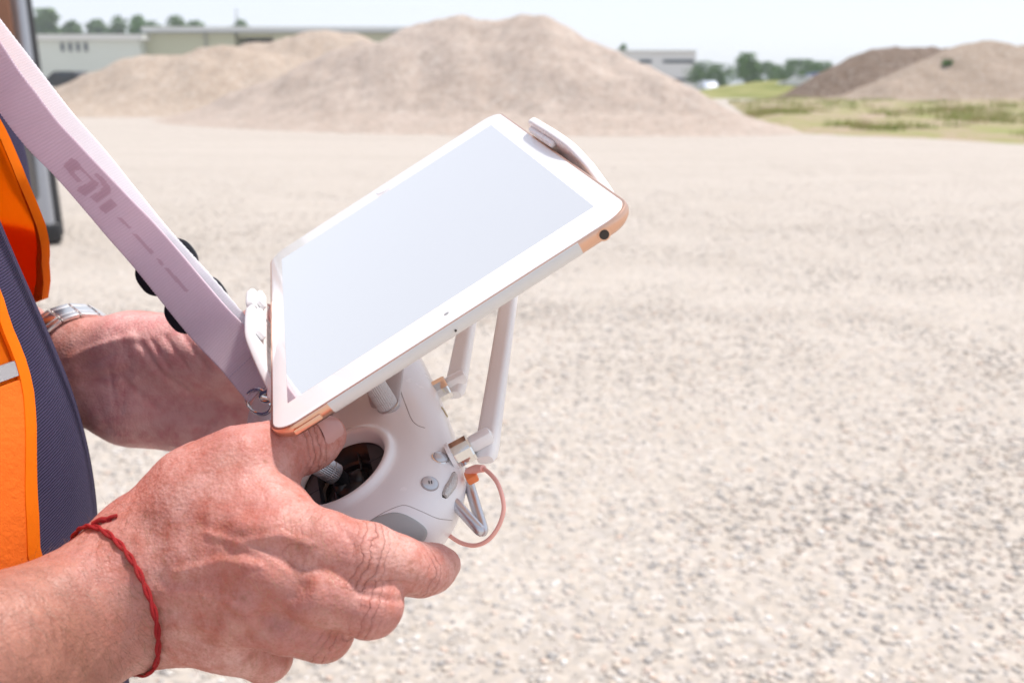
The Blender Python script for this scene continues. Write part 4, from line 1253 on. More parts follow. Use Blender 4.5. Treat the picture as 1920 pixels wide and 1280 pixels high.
def hand_noise(V, N, amp, sc, seed):
    return V + N * (amp * (vnoise(V[:, 0], V[:, 1] + 1.7 * V[:, 2], sc, seed, 3)))[:, None]
V = sculpt(HR, V, [
    ([(560, 1100), (548, 1118)], 20, -2.2), ([(520, 1165), (500, 1150)], 18, -1.6), ([(462, 1195), (440, 1200)], 14, -1.2),     # hollows between knuckles
    ([(470, 985), (520, 1000)], 32, 1.8), ([(470, 1068), (505, 1080)], 30, 2.0), ([(448, 1135), (478, 1148)], 26, 1.8),            # knuckles
    ([(330, 1075), (420, 1050), (490, 1060)], 9, 0.9), ([(310, 1110), (400, 1120), (460, 1138)], 9, 0.8),                          # tendons
    ([(300, 1090), (380, 1085)], 14, -0.7), ([(330, 1150), (400, 1165)], 16, -1.0),
    ([(390, 1000), (450, 1018), (530, 1002), (580, 1020)], 7, 0.8), ([(450, 1018), (500, 1045), (540, 1075)], 6, 0.7),            # veins
    ([(560, 905), (500, 930), (470, 960)], 22, -1.6), ([(430, 905), (400, 960)], 26, 1.2),                                          # web and muscle
    ([(545, 800), (575, 880)], 6, -0.7), ([(560, 800), (588, 868)], 5, -0.5), ([(640, 985), (668, 1030), (660, 1085)], 7, -0.5),
    ([(700, 1000), (705, 1050), (695, 1092)], 6, -0.45), ([(675, 1112), (740, 1125), (775, 1122)], 7, -0.9), ([(756, 1095), (768, 1120)], 6, -0.6),
    ([(275, 985), (300, 1060), (305, 1140), (290, 1200)], 20, -0.8), ([(355, 1195), (390, 1200)], 14, -1.2)])
N = HR.normal(V)
V = hand_noise(V, N, 0.9, 0.09, 5); V = hand_noise(V, N, 0.5, 0.22, 6)
cre = np.zeros(len(V)); cmk = np.zeros(len(V)); uvp = proj(V)
def crease(cen, along, w_al, w_ac, amt=1.0):
    """transverse skin lines around a joint: cen = joint, along = direction of the bone"""
    global cre, cmk
    c = cpt(*cen[:3]); a = cpt(*along[:3]) - c; a /= np.linalg.norm(a)
    q = V - c; s = q @ a; ac = np.linalg.norm(q - s[:, None] * a, axis=1)
    k = amt * np.exp(-(s / w_al) ** 2) * (ac < w_ac)
    cre = np.where(k > cmk, s, cre); cmk = np.maximum(cmk, k)
crease((676, 1040, 355), (745, 1060, 361), 6, 17, 0.8)
crease((776, 1068, 368), (834, 1058, 384), 4, 14, 0.7)
crease((560, 836, 394), (612, 816, 406), 6, 16, 0.9)
crease((688, 1133, 352), (620, 1113, 349), 6, 15, 0.55)
crease((600, 1180, 358), (540, 1165, 352), 6, 14, 0.5)
crease((290, 1075, 372), (450, 1070, 352), 10, 32, 0.2)
crease((590, 1020, 356), (690, 1045, 354), 8, 17, 0.2)
parts_V = [c2w(V)]; parts_Q = [Q]; A_cre = [cre]; A_cm = [cmk]; A_palm = [np.zeros(len(V))]; A_tan = [np.clip((V - WR) @ fdir / 26.0 - 0.5, 0, 1)]
HR_V, HR_N = V.copy(), HR.normal(V)

# ---------------- left hand (palm towards us)
HL = SDF((-330, -62, 470), (-18, 122, 676), 1.3)
ELB_L = w2c([-0.405, 0.69, 1.10])
WL = J(140, 690, 580, 1)[0]
ld = (ELB_L - WL) / np.linalg.norm(ELB_L - WL)
lu = np.array([0.1, -1.0, 0.0]); lu = lu - ld * (lu @ ld); lu /= np.linalg.norm(lu)
for sgn in (-1, 1):
    HL.chain([WL + sgn * lu * 10.0, WL + ld * 60 + sgn * lu * 9, WL + ld * 130 + sgn * lu * 13, ELB_L + sgn * lu * 10], [20.0, 22.0, 29.0, 33.0], 10)
HL.cone(WL + lu * 10, J(250, 655, 573, 1)[0], 21, 20, 12)
HL.cone(WL - lu * 12, J(250, 760, 575, 1)[0], 20, 21, 12)
# thenar mass, hypothenar mass, palm
HL.ell(J(345, 668, 566, 1)[0], (46, 22, 19), [[0.97, 0.06, -0.2], [-0.06, 1, 0], [0.2, 0, 0.97]], 12)
HL.cone(J(250, 650, 574, 1)[0], J(430, 668, 556, 1)[0], 19, 21, 12)
HL.cone(J(240, 770, 578, 1)[0], J(420, 800, 572, 1)[0], 20, 20, 12)
HL.cone(J(260, 710, 582, 1)[0], J(470, 740, 576, 1)[0], 18, 17, 14)
HL.cone(J(400, 720, 585, 1)[0], J(520, 700, 578, 1)[0], 18, 14, 12)
HL.cone(J(400, 800, 580, 1)[0], J(500, 790, 572, 1)[0], 17, 13, 12)
# thumb over the left stick, fingers curled under the grip
T_L = w2c(TIP_L)
P0 = J(430, 655, 556, 1)[0]; P3 = T_L + np.array([-4, -9, 4.0]); P1 = P0 + (P3 - P0) * 0.45 + [0, -10, 0]
HL.chain([P0, P1, P0 + (P3 - P0) * 0.78 + [0, -7, 0], P3], [18, 12.5, 11.0, 8.0], 5)
for k, (u0, v0, z0) in enumerate([(520, 706, 582), (520, 742, 582), (510, 772, 578), (495, 800, 572)]):
    a = J(u0, v0, z0, 1)[0]; g = ct(-62 + k * 9, -4 - 12 * k, -44)
    b = a + (g - a) * 0.5 + np.array([6, 10, 8.0])
    HL.chain([a, b, g, g + np.array([4, -2, -26.0])], [11.5, 10.5, 9.8, 7.8], 3)
# palm creases and wrist tendons
V, Q = HL.nets()
V = sculpt(HL, V, [
    ([(132, 672), (170, 655), (215, 640), (250, 632)], 8, 1.32), ([(140, 700), (190, 690), (235, 678)], 8, 0.96), ([(150, 735), (200, 720), (250, 712)], 9, 0.84),
    ([(150, 685), (210, 665)], 7, -0.90), ([(160, 718), (225, 700)], 7, -0.78), ([(232, 640), (240, 700), (225, 770)], 10, -0.78),
    ([(265, 645), (300, 700), (360, 742), (440, 765)], 6, -1.44), ([(285, 640), (318, 690)], 5, -0.90), ([(310, 632), (352, 690)], 5, -0.84), ([(340, 622), (388, 690)], 5, -0.78), ([(375, 622), (420, 700)], 5, -0.66),
    ([(180, 745), (200, 800)], 8, -0.48), ([(310, 665), (380, 650)], 26, 0.90), ([(250, 765), (330, 800)], 26, 0.72), ([(230, 712), (300, 770), (400, 790)], 6, -0.96), ([(205, 690), (215, 760)], 4, -0.60), ([(190, 800), (260, 815)], 5, -0.48)])
V = hand_noise(V, HL.normal(V), 0.9, 0.08, 15)
cre = np.zeros(len(V)); cmk = np.zeros(len(V))
crease((240, 700, 560), (340, 720, 556), 8, 60, 0.12)
crease((340, 690, 552), (400, 650, 548), 12, 40, 0.1)
NL = HL.normal(V)
palm = np.clip(-(NL @ np.array([0.1, -0.15, 1.0])) * 2.2 + 0.2, 0, 1) * np.clip((V[:, 0] + 262) / 25, 0, 1)
off = sum(len(p) for p in parts_V)
parts_V.append(c2w(V)); parts_Q.append(Q + off); A_cre.append(cre); A_cm.append(cmk); A_palm.append(palm); A_tan.append(np.zeros(len(V)))
HL_V, HL_N = V.copy(), NL

# ---------------- rest of the body, coarse: head, neck, trunk, upper arms and elbows (pilot frame, mm)
BD = SDF((-330, -520, 780), (330, 60, 1830), 7.0)
def pp(P): return w2p(c2w(P))
eR, eL = pp(ELB_R), pp(ELB_L)
shR, shL = np.array([195., -310, 1440]), np.array([-195., -310, 1440])
wR, wL = pp(WR + fdir * 70), pp(WL + ld * 62)
for sh, e, w in ((shR, eR, wR), (shL, eL, wL)):
    BD.chain([sh, (sh + e) / 2, e], [48, 43, 39], 20)
for Wj, dj, ej, uj, st in ((WR, fdir, ELB_R, e_up, ((100, 26.3, 12.2), (150, 30.5, 15), (None, 34, 12))), (WL, ld, ELB_L, lu, ((45, 21.5, 9.2), (60, 22, 9), (130, 29, 13), (None, 33, 10)))):
    for sgn in (-1, 1):
        BD.chain([pp((ej if t is None else Wj + dj * t) + sgn * uj * o_) for t, r_, o_ in st], [r_ - 0.3 for t, r_, o_ in st], 10)
BD.ell((0, -300, 1080), (160, 118, 190), None, 60); BD.ell((0, -318, 1300), (168, 104, 180), None, 60)
BD.cone((-150, -315, 1430), (150, -315, 1430), 55, 55, 40)
BD.cone((0, -320, 1440), (0, -300, 1560), 60, 56, 20)
BD.ell((0, -285, 1660), (74, 96, 118), None, 30); BD.ell((0, -255, 1600), (54, 62, 52), None, 24)      # skull, jaw
BD.cone((0, -190, 1665), (0, -176, 1632), 9, 14, 12)                                                      # nose
for s_ in (-1, 1):
    BD.ell((s_ * 76, -290, 1645), (8, 18, 30), None, 8); BD.ell((s_ * 32, -196, 1668), (14, 12, 9), None, 4, cut=True)
    BD.ell((s_ * 32, -206, 1668), (12, 12, 11), None, 2)
BD.cone((-20, -186, 1598), (20, -186, 1598), 7, 7, 6); BD.cone((-22, -178, 1598), (22, -178, 1598), 1.5, 1.5, 3, cut=True)
V, Q = BD.nets()
off = sum(len(p) for p in parts_V)
parts_V.append(pil(V[:, 0], V[:, 1], V[:, 2])); parts_Q.append(Q + off)
for A in (A_cre, A_cm, A_palm, A_tan): A.append(np.zeros(len(V)))
body = mesh('body', np.vstack(parts_V), np.vstack(parts_Q), M_skin, person)
fix_normals(body)
for nm, A in (('crease', A_cre), ('cmask', A_cm), ('palm', A_palm), ('tan', A_tan)):
    at_ = body.data.attributes.new(nm, 'FLOAT', 'POINT'); at_.data.foreach_set('value', np.concatenate(A).astype(np.float32))

# ---- thumb nail of the right hand
def nail(name, cen, tip, side, w, l, S, parent):
    """curved plate on the thumb: centre pixel/depth, direction to the tip, width direction"""
    L = []
    for a in np.linspace(-1, 1, 11):
        row = []
        for b in np.linspace(-1, 1, 11):
            k = 1 - 0.25 * max(0, b) ** 4
            if b < -0.3: k *= math.sqrt(max(0.05, 1 - ((-b - 0.3) / 0.72) ** 2)) * 0.25 + 0.75
            q = cen + side * w * a * k + tip * l * b * (1 - 0.12 * a * a * (1 if b > 0 else 0.5))
            for _ in range(25): q = q - S.normal(q[None])[0] * S.value(q[None])[0] * 0.8      # drop onto the skin
            row.append(q)
        L.append(row)
    P = np.array(L); Nn = S.normal(P.reshape(-1, 3)).reshape(P.shape)
    edge = np.minimum(1, (1 - np.abs(np.linspace(-1, 1, 11)))[:, None] * 4 + 0.0 * np.linspace(-1, 1, 11)[None])
    P2 = P + Nn * (0.02 + 0.36 * edge)[..., None]
    I = np.arange(121).reshape(11, 11)
    F = np.stack([I[:-1, :-1], I[1:, :-1], I[1:, 1:], I[:-1, 1:]], -1).reshape(-1, 4)
    return fix_normals(mesh(name, c2w(P2.reshape(-1, 3)), F, new_mat('nail', (0.56, 0.29, 0.26), 0.28, spec=0.5), parent))
th_tip = (cpt(612, 816, 406) - cpt(556, 836, 394)); th_tip /= np.linalg.norm(th_tip)
th_sd = np.cross(th_tip, [0, 0, 1.0]); th_sd /= np.linalg.norm(th_sd)
nail('thumbnail', cpt(612, 796, 398), th_tip, th_sd, 7.2, 7.5, HR, body)

# ---- forearm and hand hair: fine tapering fibres
def hairs(name, V, N, sel, n, length, lean, mat, seed, wid=0.00005):
    r = np.random.default_rng(seed)
    ids = r.choice(np.flatnonzero(sel), n); P = V[ids] + r.normal(size=(n, 3)) * 0.4; Nn = N[ids]
    t = lean[None] + r.normal(size=(n, 3)) * 0.3; t = t - Nn * (t * Nn).sum(1)[:, None]; t /= np.linalg.norm(t, axis=1)[:, None]
    Ln = length * (0.5 + 0.9 * r.random(n))
    b = np.cross(t, Nn)
    rows = []
    for k in range(4):
        f = k / 3; c = P + t * (Ln * f)[:, None] + Nn * (Ln * (0.42 * f - 0.22 * f * f))[:, None] + b * (Ln * 0.12 * f * f * r.normal(size=n))[:, None]
        w = (1 - 0.85 * f) * wid * 1000
        rows += [c - b * w, c + b * w]
    X = np.stack(rows, 1)
    Vv = c2w(X.reshape(-1, 3)); k = 8 * np.arange(n)[:, None]
    F = np.concatenate([k + [0, 1, 3, 2], k + [2, 3, 5, 4], k + [4, 5, 7, 6]], 0)
    return tag(mesh(name, Vv, F, mat, body), kind='stuff')
M_hair = new_mat('arm_hair', (0.16, 0.08, 0.04), 0.45)
M_hairl = new_mat('arm_hair_pale', (0.42, 0.26, 0.15), 0.4)
uvR = proj(HR_V)
arm_sel = (uvR[:, 0] < 300) & (uvR[:, 1] > 940)
hairs('arm_hair', HR_V, HR_N, arm_sel, 5200, 10.0, np.array([0.5, 0.75, 0.1]), M_hair, 1, 0.000036)
hand_sel = (uvR[:, 0] > 260) & (uvR[:, 0] < 640) & (uvR[:, 1] > 960) & (HR_N[:, 2] < 0.35)
hairs('hand_hair', HR_V, HR_N, hand_sel, 2200, 5.5, np.array([0.5, 0.7, 0.0]), M_hairl, 2, 0.000035)
uvL = proj(HL_V)
hairs('wrist_hair', HL_V, HL_N, (uvL[:, 0] < 330) & (HL_N[:, 1] < -0.35), 900, 7.0, np.array([0.7, -0.2, -0.2]), M_hair, 3, 0.00004)

# ---- clothing (pilot frame, mm)
SH = SDF((-330, -520, 860), (330, -60, 1540), 4.0)
SH.ell((0, -306, 1088), (184, 142, 205), None, 30); SH.ell((0, -330, 1310), (190, 122, 190), None, 70)
SH.cone((-150, -318, 1425), (150, -318, 1425), 66, 66, 60); SH.ell((0, -295, 960), (182, 134, 120), None, 40)
for sh, e in ((shR, eR), (shL, eL)):
    SH.chain([sh, sh + (e - sh) * 0.55, sh + (e - sh) * 0.68], [64, 60, 62], 30)
TORSO = SDF(SH.lo, SH.lo + SH.h * (SH.n - 1), 4.0)
TORSO.ell((0, -306, 1088), (184, 142, 205), None, 30); TORSO.ell((0, -330, 1310), (190, 122, 190), None, 70)
TORSO.cone((-150, -318, 1425), (150, -318, 1425), 66, 66, 60); TORSO.ell((0, -295, 960), (182, 134, 120), None, 40)
Zg = SH.ax[2][None, None, :]
SH.d = np.maximum(SH.d, 905 - Zg)                                            # hem
SH.cone((0, -310, 1480), (0, -300, 1600), 66, 70, 6, cut=True)                # neck opening
def knit_mat():
    m = new_mat('navy_knit', rough=0.92, spec=0.12); n = NT(m)
    rib = n.wave(1, 'Z', vec=n.mapping((80, 80, 250), (0.0, 0.22, 0.0)), dist=1.2, dscale=2.0)
    fuzz = n.noise(900, 3, 0.7); big = n.noise(14, 4)
    c = n.mix(rib, (0.016, 0.012, 0.036), (0.046, 0.036, 0.082))
    c = n.mix(n.ramp(big, [(0.35, (0,) * 3), (0.7, (0.5,) * 3)]), c, (0.055, 0.044, 0.088))
    c = n.mix(n.ramp(n.voro(260), [(0.02, (0.8,) * 3), (0.07, (0,) * 3)]), c, (0.20, 0.19, 0.25))
    n.set('Base Color', c)
    nb = n.bump(rib, 0.55, 0.0009); nb = n.bump(fuzz, 0.35, 0.0006, nb); n.set('Normal', nb)
    n.b.inputs['Sheen Weight'].default_value = 0.08; n.b.inputs['Sheen Roughness'].default_value = 0.6
    n.b.inputs['Sheen Tint'].default_value = (0.5, 0.48, 0.7, 1)
    return m
V, Q = SH.nets()
Nn = SH.normal(V)
V = V + Nn * (5.0 * vnoise(V[:, 0] + V[:, 2] * 0.4, V[:, 1] + 0.3 * V[:, 2], 0.012, 31, 3))[:, None] * np.clip((1250 - V[:, 2]) / 300 + 0.2, 0.2, 1)[:, None]
shirt = fix_normals(mesh('shirt', pil(V[:, 0], V[:, 1], V[:, 2]), Q, knit_mat(), person)); tag(shirt, 'navy knitted shirt over the belly')
del SH
# trousers, belt and shoes below the frame
TS = SDF((-260, -480, -10), (260, -80, 960), 8.0)
TS.ell((0, -298, 900), (172, 128, 110), None, 30)
for s_ in (-1, 1): TS.chain([(s_ * 85, -300, 880), (s_ * 105, -290, 500), (s_ * 120, -310, 70)], [88, 66, 56], 30)
TS.d = np.maximum(TS.d, TS.ax[2][None, None, :] - 935); TS.d = np.maximum(TS.d, 45 - TS.ax[2][None, None, :])
V, Q = TS.nets()
fix_normals(mesh('trousers', pil(V[:, 0], V[:, 1], V[:, 2]), Q, new_mat('denim', (0.045, 0.055, 0.09), 0.9, spec=0.1), person))
for s_ in (-1, 1):
    B = SDF((s_ * 120 - 70, -420, -6), (s_ * 120 + 70, -90, 110), 6.0)
    B.chain([(s_ * 120, -350, 38), (s_ * 125, -240, 34), (s_ * 130, -170, 28)], [40, 40, 34], 12); B.cone((s_ * 120, -330, 40), (s_ * 120, -325, 95), 42, 46, 14)
    B.d = np.maximum(B.d, 2 - B.ax[2][None, None, :])
    V, Q = B.nets(); fix_normals(mesh('shoe', pil(V[:, 0], V[:, 1], V[:, 2]), Q, new_mat('leather', (0.06, 0.04, 0.03), 0.6), person))
# short hair on the head
HH = SDF((-110, -420, 1560), (110, -160, 1810), 6.0); HH.ell((0, -293, 1668), (82, 102, 122), None, 10)
HH.ell((0, -225, 1610), (90, 80, 78), None, 14, cut=True)
V, Q = HH.nets(); fix_normals(mesh('hair', pil(V[:, 0], V[:, 1], V[:, 2]), Q, new_mat('hair_grey', (0.12, 0.10, 0.085), 0.8), person))

# ---- orange safety vest: two open front panels round to the back
def vest_mat(name, c, tr, fine=900, mesh_like=False):
    m = bpy.data.materials.new(name); m.use_nodes = True; n = NT(m)
    n.b.inputs['Roughness'].default_value = 0.8; n.b.inputs['Specular IOR Level'].default_value = 0.15
    wv = n.wave(1, 'Z', vec=n.mapping((400, 400, 700))); big = n.noise(30, 4)
    col = n.mix(n.math('MULTIPLY', big, 0.4), c, (c[0] * 0.92, c[1] * 0.62, c[2]))
    n.set('Base Color', col)
    nb = n.bump(wv, 0.25, 0.0004); nb = n.bump(n.noise(260, 3, 0.7), 0.5 if mesh_like else 0.15, 0.0012, nb); n.set('Normal', nb)
    t = n.n.new('ShaderNodeBsdfTranslucent'); t.inputs['Color'].default_value = (1.0, 0.40, 0.04, 1); n.l.new(nb, t.inputs['Normal'])
    mx = n.n.new('ShaderNodeMixShader'); mx.inputs[0].default_value = tr
    n.l.new(n.b.outputs[0], mx.inputs[1]); n.l.new(t.outputs[0], mx.inputs[2])
    n.l.new(mx.outputs[0], n.n['Material Output'].inputs['Surface'])
    return m
M_vest = vest_mat('vest_orange', (1.0, 0.25, 0.008), 0.6)
M_vfleece = vest_mat('vest_fleece', (0.93, 0.20, 0.02), 0.2, mesh_like=True)
M_trim = vest_mat('vest_trim', (0.98, 0.235, 0.004), 0.3)
M_refl = new_mat('reflective_tape', (0.24, 0.235, 0.25), 0.45, 0.3)
AXS = -292.0
CAMP = w2p(np.array([0, 0, CAM_H]))
def radial(th, z, off):
    """distance from the trunk axis to the trunk surface plus an offset"""
    th = np.asarray(th, float); z = np.asarray(z, float)
    D = np.stack([np.sin(th), np.cos(th), np.zeros_like(th)], -1); O = np.stack([np.zeros_like(th), np.full_like(th, AXS), z], -1)
    t = np.full(th.shape, 20.0)
    for _ in range(60): t = t + 0.7 * (off - TORSO.value(O + D * t[..., None]))
    return t
def vest_pt(th, z, r): return pil(r * np.sin(th), AXS + r * np.cos(th), z)
def ray_edge(uvs, off):
    out = []
    for u, v in uvs:
        d = w2p(c2w(cpt(u, v, 500.0))) - CAMP; d /= np.linalg.norm(d); t = 120.0
        for _ in range(300): t += 0.6 * max(-5, TORSO.value((CAMP + d * t)[None])[0] - off)
        p = CAMP + d * t; out.append((math.atan2(p[0], p[1] - AXS), p[2]))
    return np.array(out)
near = ray_edge([(3, 535), (22, 600), (46, 660), (60, 720), (66, 820), (70, 920), (75, 1025)], 18)
near = near[np.argsort(near[:, 1])]
zz = np.linspace(885, 1452, 90)
def edge_near(z):
    return np.interp(z, np.concatenate([[870], near[:, 1], [near[-1, 1] + 90, 1452]]), np.concatenate([[near[0, 0] + 0.02], near[:, 0], [near[-1, 0] - 0.16, near[-1, 0] - 0.05]]))
# far panel edge: given points in space (pixel, side offset), it hangs clear of the belly
fe = []
for u, v, l in ((-60, 130, -75), (2, 238, -72), (46, 332, -68), (82, 425, -78), (87, 500, -108), (86, 566, -135)):
    d = w2p(c2w(cpt(u, v, 500.0))) - CAMP; t = (l - CAMP[0]) / d[0]; p = CAMP + d * t
    fe.append((math.atan2(p[0], p[1] - AXS), p[2], math.hypot(p[0], p[1] - AXS)))
fe = np.array(fe)[::-1]; fe = np.vstack([[-1.5, 880, fe[0, 2]], [-1.4, fe[0, 1] - 14, fe[0, 2]], fe])
def edge_far(z): return np.interp(z, fe[:, 1], fe[:, 0])
def far_extra(z):
    base_ = radial(edge_far(z), z, 9.0); want = np.interp(z, fe[:, 1], fe[:, 2], left=fe[0, 2], right=fe[-1, 2])
    return np.clip(want - base_, 0, 90) * np.interp(z, [885, 1090, 1190, 1400, 1450], [0.0, 0.0, 1, 1, 0.3])
def panel(name, side, t0, t1, z0, z1, lift, mat, parent, nt=60, nz=80, thick=1.6):
    """cloth panel between fractions t0..t1 of the way from the front edge to the back"""
    z = np.linspace(z0, z1, nz)[:, None] * np.ones((1, nt)); f = np.linspace(t0, t1, nt)[None] * np.ones((nz, 1))
    if side > 0:
        e = edge_near(z); th = e + (math.pi - e) * f; ex = 10 + 5 * np.exp(-((th - e) / 0.12) ** 2)
        r = radial(th, z, 0.0) + ex + lift + 3.5 * vnoise(th * 40, z, 0.05, 41, 2)
    else:
        e = edge_far(z); th = e + (-math.pi - e) * f; ex = 9 + far_extra(z[:, 0])[:, None] * np.exp(-((th - e) / 0.55) ** 2)
        r = radial(th, z, 0.0) + ex + lift + 2.0 * vnoise(th * 40, z, 0.05, 43, 2)
    r = np.maximum(r, radial(th, z, 0.0) + 5)
    P = [vest_pt(th, z, r + d) for d in (0, thick)]
    n = nt * nz; I = np.arange(n).reshape(nz, nt)
    F = np.stack([I[:-1, :-1], I[1:, :-1], I[1:, 1:], I[:-1, 1:]], -1).reshape(-1, 4)
    F = np.vstack([F, F[:, ::-1] + n])
    rim = np.concatenate([I[0], I[1:, -1], I[-1, -2::-1], I[-2:0:-1, 0]]); rn = np.roll(rim, -1)
    F = np.vstack([F, np.stack([rim, rn, rn + n, rim + n], 1)])
    o = fix_normals(mesh(name, np.vstack([p.reshape(-1, 3) for p in P]), F, mat, parent)); return autosmooth(o, 50)
zs = ray_edge([(15, 676), (15, 706)], 14)[:, 1]
vest = panel('safety_vest', 1, 0.0, 1.0, 885, 1450, 0.0, M_vest, person); tag(vest, 'open orange high visibility vest with a grey reflective band')
panel('front_panel', -1, 0.0, 1.0, 885, 1450, 0.0, M_vest, vest)
panel('lower_panel', 1, 0.0165, 0.5, 892, zs[1] - 2, 1.8, M_vfleece, vest, 50, 60)
panel('reflective_band', 1, 0.0175, 0.99, zs[1], zs[0], 2.6, M_refl, vest, 60, 8, 1.0)
panel('binding', 1, 0.0, 0.017, 885, 1450, 2.3, M_trim, vest, 8, 90, 1.6)
panel('binding', -1, -0.003, 0.026, 885, 1450, -1.6, M_trim, vest, 8, 90, 4.8)
zp = np.interp(432, [238, 332, 425, 500, 566], fe[::-1][1:6, 1])
panel('pocket', -1, 0.028, 0.5, 930, zp, 3.2, M_vest, vest, 30, 40)

# ================================================================== NECK STRAP
def strap_mat(name, c, tr):
    m = bpy.data.materials.new(name); m.use_nodes = True; n = NT(m)
    n.b.inputs['Roughness'].default_value = 0.75; n.b.inputs['Specular IOR Level'].default_value = 0.2
    su = n.attr('along').outputs['Fac']; sv = n.attr('across').outputs['Fac']
    w = n.math('SINE', n.math('MULTIPLY', su, 4200.0)); w2 = n.math('SINE', n.math('MULTIPLY', sv, 9000.0))
    weave = n.math('ADD', n.math('MULTIPLY', w, 0.6), n.math('MULTIPLY', w2, 0.4))
    pr_ = n.attr('print').outputs['Fac']
    col = n.mix(n.math('MULTIPLY', n.noise(70, 4), 0.3), c, tuple(x * 0.9 for x in c))
    col = n.mix(n.math('MULTIPLY', pr_, 0.42), col, (0.50, 0.26, 0.34))
    col = n.mix(n.ramp(w, [(0.0, (0.14,) * 3), (0.5, (0,) * 3)]), col, tuple(x * 0.72 for x in c))
    n.set('Base Color', col)
    nb = n.bump(weave, 0.35, 0.0004); nb = n.bump(n.noise(1400, 2), 0.15, 0.0003, nb); n.set('Normal', nb)
    t = n.n.new('ShaderNodeBsdfTranslucent'); n.l.new(col, t.inputs['Color'])
    mx = n.n.new('ShaderNodeMixShader'); mx.inputs[0].default_value = tr
    n.l.new(n.b.outputs[0], mx.inputs[1]); n.l.new(t.outputs[0], mx.inputs[2]); n.l.new(mx.outputs[0], n.n['Material Output'].inputs['Surface'])
    return m
M_strapA = strap_mat('strap_near_shaded', (0.84, 0.70, 0.78), 0.42)  # white webbing, its lavender shade put into the colour
M_strapB = strap_mat('strap_far_lit', (0.97, 0.96, 1.0), 0.5)  # same webbing, its sunlit brightness put into the colour
def inpoly(uv, poly):
    x, y = uv[:, 0], uv[:, 1]; c = np.zeros(len(uv), bool); n = len(poly)
    for i in range(n):
        (x0, y0), (x1, y1) = poly[i], poly[(i + 1) % n]
        if y0 != y1:
            m = ((y0 > y) != (y1 > y)) & (x < (x1 - x0) * (y - y0) / (y1 - y0) + x0); c ^= m
    return c
def ribbon(name, cen, wid, half, mat, parent, n=500, m=44, thick=1.3, marks=None):
    """strap: centre line (camera mm), width directions, half width, with real thickness"""
    C = spline(cen, n); Wd = spline(wid, n); T = np.gradient(C, axis=0); T /= np.linalg.norm(T, axis=1)[:, None]
    Wd = Wd - T * (Wd * T).sum(1)[:, None]; Wd /= np.linalg.norm(Wd, axis=1)[:, None]
    Nm = np.cross(T, Wd)
    s = np.concatenate([[0], np.cumsum(np.linalg.norm(np.diff(C, axis=0), axis=1))])
    t = np.linspace(-1, 1, m)
    tn = np.where(np.abs(t) > 0.97, 0.35, 1.0)
    wig = 0.12 * np.sin(s * 4.2)[:, None] * (np.abs(t) > 0.98)[None] * np.sign(t)[None]
    G = C[:, None] + Wd[:, None] * (half * t[None] + wig)[..., None]
    top = G + Nm[:, None] * (thick / 2 * tn)[None, :, None]; bot = G - Nm[:, None] * (thick / 2 * tn)[None, :, None]
    V = np.vstack([top.reshape(-1, 3), bot.reshape(-1, 3)]); k = n * m; I = np.arange(k).reshape(n, m)
    F = np.stack([I[:-1, :-1], I[1:, :-1], I[1:, 1:], I[:-1, 1:]], -1).reshape(-1, 4)
    F = np.vstack([F, F[:, ::-1] + k])
    rim = np.concatenate([I[0], I[1:, -1], I[-1, -2::-1], I[-2:0:-1, 0]]); rn = np.roll(rim, -1)
    F = np.vstack([F, np.stack([rim, rn, rn + k, rim + k], 1)])
    o = fix_normals(mesh(name, c2w(V), F, mat, parent))
    al = np.tile(np.repeat(s, m), 2) * .001; ac = np.tile(np.tile(t * half, n), 2) * .001
    pr_ = np.zeros(len(V))
    if marks:
        uv = proj(V)
        for poly in marks: pr_[inpoly(uv, poly)] = 1.0
    for nm, A in (('along', al), ('across', ac), ('print', pr_)):
        a_ = o.data.attributes.new(nm, 'FLOAT', 'POINT'); a_.data.foreach_set('value', A.astype(np.float32))
    return o, C, Wd, Nm
sc1 = lambda L: [(100 + x / 6.4, 270 + y / 6.4) for x, y in L]
sc2 = lambda L: [(200 + x / 6.4, 400 + y / 6.4) for x, y in L]
marks = [sc1([(118, 258), (215, 165), (290, 205), (360, 300), (450, 400), (545, 470), (525, 515), (380, 630), (285, 560), (300, 520), (420, 470), (455, 440), (400, 385), (330, 310), (260, 320), (250, 350), (345, 450), (290, 465), (210, 380), (170, 320)]),
         sc1([(480, 365), (530, 350), (620, 430), (690, 530), (690, 590), (520, 705), (440, 640), (560, 560), (600, 520), (560, 450)]),
         sc1([(535, 760), (690, 650), (775, 735), (625, 835)]),
         sc1([(760, 885), (815, 885), (935, 1000), (910, 1020)]),
         sc2([(300, 240), (360, 250), (570, 470), (540, 500)]), sc2([(590, 540), (650, 555), (690, 610), (655, 625)]), sc2([(680, 645), (745, 660), (990, 930), (940, 945)])]
strap = empty('neck_strap', tuple(c2w(cpt(480, 745, 448)))); tag(strap, 'pale webbing neck strap clipped to the controller mount', 'strap')
neckN = w2c(pil(80, -255, 1490)); neckF = w2c(pil(-85, -255, 1490)); nape = w2c(pil(0, -395, 1520))
nearC = [cpt(499, 722, 476), cpt(454, 669, 484), cpt(387, 599, 488), cpt(284, 475, 484), cpt(218, 402, 474), cpt(135, 311, 462), cpt(77, 250, 452), cpt(27, 184, 442), cpt(-40, 90, 430), cpt(-200, -130, 395), cpt(-500, -570, 330), neckN + [0, 0, -8], w2c(pil(75, -350, 1512)), nape]
nearW = [(0.80, -0.60, 0.0), (0.78, -0.62, 0.0), (0.78, -0.62, -0.05), (0.77, -0.62, -0.2), (0.70, -0.58, -0.35), (0.66, -0.54, -0.5), (0.64, -0.52, -0.5), (0.64, -0.5, -0.5), (0.6, -0.45, -0.5), (0.6, -0.4, -0.5), (0.6, -0.4, 0.2), (0.3, -0.2, 0.9), (0.1, -0.6, 0.7), (0.0, -1.0, 0.3)]
